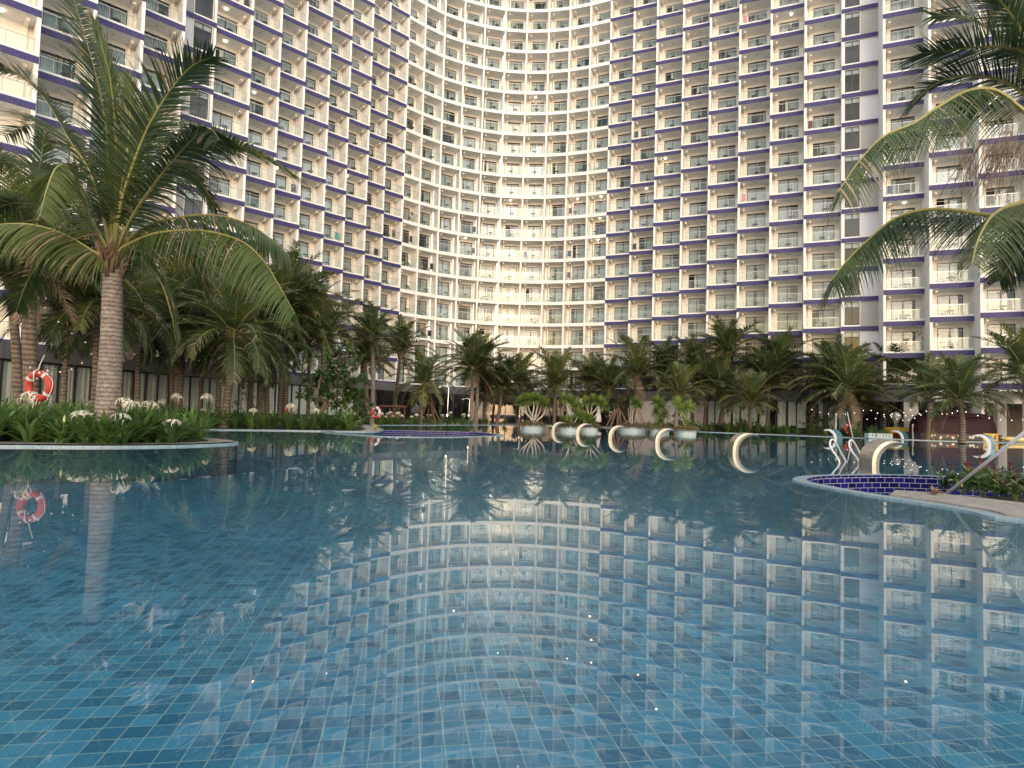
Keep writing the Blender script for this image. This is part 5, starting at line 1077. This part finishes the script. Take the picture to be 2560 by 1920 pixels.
branch_tree('screw_pine', 'tall bushy screw pine leafed to the base behind the fourth arch', 'shrub', pt(pl5, z0), [([(0, 0, 0), (0, 0, 0.5)], 0.06, 1), ([(0, 0, 0), (0.2, 0, 0.8), (0.35, 0, 1.1)], 0.06, 1), ([(0, 0, 0), (-0.2, 0, 0.9), (-0.3, 0, 1.3)], 0.06, 1), ([(0, 0, 0), (0.1, 0, 1.2), (0.1, 0, 1.8)], 0.06, 1), ([(0, 0, 0), (-0.1, 0.1, 1.3), (-0.25, 0.1, 2.1)], 0.06, 1)], 180, 0.7, 0.030, seed=8)
branch_tree('screw_pine', 'pale yellow green screw pine beside the plain wall end', 'shrub', pt(pl6, z0), [([(0, 0, 0), (0.1, 0, 0.8), (0.25, 0, 1.7)], 0.06, 1), ([(0, 0, 0), (-0.1, 0, 0.9), (-0.3, 0, 1.5)], 0.06, 1), ([(0, 0, 0), (0.05, 0, 0.4)], 0.05, 1), ([(0, 0, 0), (-0.35, 0, 0.9), (-0.6, 0.1, 1.95)], 0.05, 1)], 135, 0.7, 0.030, seed=9)
# broad leaved trees and bushes
def leafy(name, label, cat, p, brs, n, L_, hw, seed, flowers=0, bark='greybark', leaf='broad'):
    t = thing(name, label, cat, p); r = random.Random(seed); m = MB(); lf = MB(); fl = MB()
    for pts, r0, k in brs:
        m.tube(spline(pts, 10), [r0 * (1 - 0.6 * q / 9) for q in range(10)], bark, 7); e = Vector(pts[-1])
        for c in range(int(k * 1.7)):
            q = e + Vector((r.gauss(0, 0.55), r.gauss(0, 0.5), r.gauss(0.05, 0.42))); m.tube([e, e.lerp(q, 0.5) + Vector((0, 0, 0.04)), q], [r0 * 0.3, r0 * 0.2, 0.010], bark, 5)
            for j in range(n): blade(lf, q, j * 2.4 + r.random(), r.uniform(-0.5, 1.2), r.uniform(0.2, 0.9), L_ * r.uniform(0.7, 1.1), hw, leaf, 4, r, 0.3)
            if r.random() < flowers:
                for j in range(12): blade(fl, q + Vector((0, -0.1, 0.16)), r.uniform(0, 6.28), r.uniform(0, 1.2), 0.6, 0.09, 0.024, 'petal', 2, r)
    m.build('trunk', t, True); lf.build('foliage', t)
    if fl.v: fl.build('blossom', t)
    return t
b = atY(795, 1040, 37.5); b.z = GZ - 0.02
leafy('frangipani_tree', 'frangipani with big glossy leaves and white blossoms, left of the slim palm', 'tree', b, [([(0, 0, 0), (0.1, 0, 0.8), (-0.2, 0, 1.6), (-0.5, 0, 2.4)], 0.12, 9), ([(0.05, 0, 0.6), (0.5, 0, 1.3), (1.1, -0.2, 2.0)], 0.09, 10), ([(0.05, 0, 0.8), (0.4, 0.2, 1.8), (0.7, 0.2, 3.1)], 0.08, 11), ([(0, 0, 0.8), (0, -0.3, 2.0), (0.2, -0.2, 3.6)], 0.08, 9), ([(0.4, 0, 1.2), (1.3, 0, 1.7), (2.0, -0.2, 1.6)], 0.06, 8), ([(0.4, 0, 1.2), (1.2, 0, 2.2), (1.9, -0.1, 2.9)], 0.06, 10), ([(0.3, 0, 1.2), (1.0, 0, 2.8), (1.4, 0, 4.1)], 0.06, 8)], 17, 0.50, 0.070, 21, 0.10)
b = atY(600, 1030, 38); b.z = GZ
leafy('small_tree', 'small dark tree with tiered fine leaves before the curtained pavilion', 'tree', b, [([(0, 0, 0), (0.05, 0, 1.2), (0, 0, 2.6)], 0.05, 8), ([(0, 0, 1.2), (0.4, 0, 1.5)], 0.03, 6), ([(0, 0, 1.0), (-0.4, 0, 1.4)], 0.03, 6), ([(0, 0, 1.8), (0.4, 0, 2.2)], 0.03, 6)], 12, 0.16, 0.03, 22)
for x, Y, w, h, lab in ((2050, 57.5, 1.7, 1.5, 'rounded dark bush right of the thin palm stems'), (1858, 61, 2.3, 0.8, 'low dark bush under the brown leaved palm'), (2250, 62, 3.0, 4.6, 'tall dark leafy bush behind the white column'), (1705, 64, 1.6, 1.4, 'dark bush at the end of the plain wall'), (895, 51, 1.4, 1.0, 'low dark bush behind the red and white life ring')):
    p = atY(x, 1060, Y); p.z = GZ; leafy('leafy_bush', lab, 'bush', p, [([(0, 0, 0), (rnd.uniform(-w, w) * 0.4, rnd.uniform(-0.4, 0.4), h * f)], 0.04, 8) for f in (0.3, 0.5, 0.6, 0.8, 0.9, 0.45, 0.7)], 12, 0.24, 0.05, int(x))
m = MB(); r = random.Random(31)
for k in range(110): blade(m, (r.uniform(-0.85, 0.85), r.uniform(-0.25, 0.25), 0.42), r.uniform(0, 6.28), r.uniform(0.3, 1.4), r.uniform(0.2, 0.9), r.uniform(0.4, 0.95), 0.02, 'broad', 4, r)
tag(m.build('trough_shrub', None, False, TROUGH.location), 'grey green spiky shrub growing in the painted blue trough', 'shrub')
p = atY(2327, 1098, 50.8); p.z = GZ; m = MB(); tuft(m, (0, 0, 0.25), 90, 0.9, 0.02, r, 'yellowleaf'); tag(m.build('grass_tuft', None, False, p), 'yellowish drooping grass tuft at the left end of the barrel bar', 'plant')
p = atZ(950, 1079, 0.02); m = MB(); tuft(m, (0, 0, 0.05), 60, 0.5, 0.014, r, 'yellowleaf'); tag(m.build('striped_grass', None, False, (p.x - 0.4, p.y + 0.6, GZ)), 'pale yellow striped grass by the left tiled basin', 'plant')
p = atZ(1012, 1087, 0.02); m = MB(); tuft(m, (0, 0, 0.0), 46, 0.42, 0.013, r, 'yellowleaf'); tag(m.build('striped_grass', None, False, (p.x, p.y + 0.9, -0.35)), 'pale yellow striped grass rising inside the left tiled basin', 'plant')
bt = balcony_at(2308, 880)
if bt:
    B, k, s, dz = bt; leafy('balcony_tree', 'slender potted tree on a lower right balcony', 'plant', B.fr @ Vector((s, 0.6, ZB + k * FH + 0.4)), [([(0, 0, 0), (0.1, 0, 0.9), (0.05, 0, 1.6)], 0.02, 5), ([(0.05, 0, 0.7), (0.3, 0, 1.2)], 0.015, 4)], 8, 0.16, 0.03, 41)
# red tipped plants in the right basin
def redplant(seed):
    r = random.Random(seed); m = MB(); tips = []
    for k in range(5):
        q = Vector((r.uniform(-0.14, 0.14), r.uniform(-0.12, 0.12), r.uniform(0.22, 0.5))); m.tube([(q.x * 0.3, q.y * 0.3, 0), q], [0.012, 0.008], 'lily', 5); tips.append(q)
        for j in range(11): z = q * (0.35 + 0.65 * j / 11); blade(m, z, j * 2.4 + r.random(), r.uniform(-0.1, 0.8), r.uniform(0.4, 1.2), r.uniform(0.13, 0.22), r.uniform(0.030, 0.046), 'lily' if r.random() > 0.06 else 'yellowleaf', 4, r, 0.3)
    return m.mesh('leaves'), sorted(tips, key=lambda t: -t.z)
fl = MB(); fl.tube([(0, 0, -0.02), (0, 0, 0.11)], [0.016, 0.006], 'redflower', 6)
for j in range(18): blade(fl, (0, 0, 0.005 + j / 18 * 0.105), j * 2.4, 1.0, 0.3, 0.05, 0.015, 'redflower', 2)
SPK = fl.mesh('flower_spike')
RP = [redplant(k) for k in (1, 2, 3)]
spots = [(2362, 1226), (2392, 1229), (2420, 1229), (2440, 1232), (2462, 1232), (2486, 1238), (2510, 1236), (2532, 1240), (2556, 1243), (2475, 1225), (2440, 1222), (2545, 1228), (2505, 1246), (2455, 1240), (2540, 1252), (2575, 1235), (2590, 1246), (2410, 1236), (2490, 1226), (2525, 1228)]
for j, (x, y) in enumerate(spots):
    p = atZ(x, y, -0.12); a, f = RP[j % 3]; o = link('red_tipped_plant', a, None, p, rnd.uniform(0, 6), rnd.uniform(0.8, 1.1)); tag(o, 'low green plant with a brownish red flower spike beside the right stone ledge', 'plant', 'red tipped plants by the stone ledge'); link('flower_spike', SPK, o, f[0])
    if j % 3 == 0: link('flower_spike', SPK, o, f[1])
p = atZ(2336, 1236, 0.05); m = MB(); r = random.Random(5)
for k in range(14): blade(m, (0, 0, 0.01), r.uniform(0, 6.28), r.uniform(0.2, 1.3), r.uniform(0.5, 2.0), r.uniform(0.10, 0.2), 0.028, 'dry', 4, r, 0.5)
tag(m.build('withered_leaves', None, False, p), 'curled brown withered leaves on the stone ledge', 'leaves')
# wooden props round young palms
for x, Y, n, lab in ((1545, 68, 7, 'ring of dark wooden prop poles round a young palm, before the pale wall'), (1070, 57.5, 5, 'wooden prop poles round the low palm left of the tallest shower'), (1590, 60.5, 4, 'thin wooden prop poles behind the widest pool planter')):
    p = atY(x, 1060, Y); p.z = GZ; t = thing('prop_poles', lab, 'props', p)
    for k in range(n): a = k / n * 6.28 + 0.4; m = MB(); m.tube([(1.35 * math.cos(a), 1.1 * math.sin(a), 0), (0.16 * math.cos(a), 0.16 * math.sin(a), 2.1)], 0.05, 'propwood', 6); m.build('pole', t)
p = atY(1545, 1015, 68.0); t = thing('young_palm', 'young palm drooping over the ring of prop poles', 'palm tree', (p.x, 68, GZ)); m = MB(); m.tube([(0, 0, 0), (0, 0, p.z - GZ)], [0.14, 0.1], 'trunk', 8); m.build('trunk', t); o = link('crown', CROWNS[3], t, (0, 0, p.z - GZ + 0.1), 1.0, 1.3)
# ------------------------------------------------------------------ people on the balconies
def person(p, rz, label, shirt, legs, pose):
    def skin(name, verts, edges, rads, m, par):
        me = bpy.data.meshes.new(name); me.from_pydata([Vector(v) for v in verts], edges, []); me.materials.append(MATS[m]); o = bpy.data.objects.new(name, me); COL.objects.link(o); o.parent = par
        md = o.modifiers.new('skin', 'SKIN'); ss = o.modifiers.new('sub', 'SUBSURF'); ss.levels = ss.render_levels = 1
        for i, q in enumerate(rads): me.skin_vertices[0].data[i].radius = (q, q)
        me.skin_vertices[0].data[0].use_root = True
        return o
    aR, aL = pose
    V_ = [(0, 0, .92), (0, 0, 1.15), (0, 0, 1.38), (0, -.01, 1.48), (0, -.02, 1.56), (0, -.02, 1.66), (.10, 0, .88), (.11, -.02, .48), (.11, 0, .08), (.12, -.12, .03), (-.10, 0, .88), (-.11, -.02, .48), (-.11, 0, .08), (-.12, -.12, .03), (.18, 0, 1.40), aR[0], aR[1], (-.18, 0, 1.40), aL[0], aL[1]]
    E_ = [(0, 1), (1, 2), (2, 3), (3, 4), (4, 5), (0, 6), (6, 7), (7, 8), (8, 9), (0, 10), (10, 11), (11, 12), (12, 13), (2, 14), (14, 15), (15, 16), (2, 17), (17, 18), (18, 19)]
    R_ = [.13, .13, .13, .055, .085, .085, .085, .06, .042, .035, .085, .06, .042, .035, .055, .042, .03, .055, .042, .03]
    t = skin('person', V_, E_, R_, 'skin', None); t.location = p; t.rotation_euler = (0, 0, rz); tag(t, label, 'person')
    skin('shirt', [(0, 0, .9), (0, 0, 1.15), (0, 0, 1.36), (.17, 0, 1.39), tuple(Vector((.18, 0, 1.4)).lerp(Vector(aR[0]), .6)), (-.17, 0, 1.39), tuple(Vector((-.18, 0, 1.4)).lerp(Vector(aL[0]), .6))], [(0, 1), (1, 2), (2, 3), (3, 4), (2, 5), (5, 6)], [.15, .15, .15, .068, .06, .068, .06], shirt, t)
    skin('trousers', [(0, 0, .9), (.10, 0, .86), (.11, -.02, .5), (-.10, 0, .86), (-.11, -.02, .5)], [(0, 1), (1, 2), (0, 3), (3, 4)], [.145, .1, .078, .1, .078], legs, t)
    skin('hair', [(0, .015, 1.68), (0, .03, 1.60)], [(0, 1)], [.09, .085], 'hair', t)
for x, y, sh_, lg, lab, ps in ((1060, 838, 'cloth_orange', 'cloth_dark', 'person in an orange top standing on a low white balcony', (((.26, -.10, 1.18), (.16, -.28, 1.10)), ((-.26, -.10, 1.18), (-.16, -.28, 1.10)))),
                               (989, 590, 'cloth_dark', 'cloth_dark', 'person in dark clothes with one arm raised at the balcony rail', (((.32, -.05, 1.55), (.30, -.10, 1.80)), ((-.26, -.06, 1.15), (-.24, -.16, .92)))),
                               (1034, 560, 'cloth_blue', 'cloth_white', 'person in a blue top leaning at the rail of a white balcony', (((.26, -.12, 1.18), (.18, -.34, 1.12)), ((-.26, -.12, 1.18), (-.18, -.34, 1.12))))):
    r_ = balcony_at(x, y)
    if r_:
        B, k, s, dz = r_; person(B.fr @ Vector((min(max(s, 0.5), B.w - 0.5), 0.48, ZB + k * FH + 0.40)), math.atan2(B.u.y, B.u.x), lab, sh_, lg, ps)
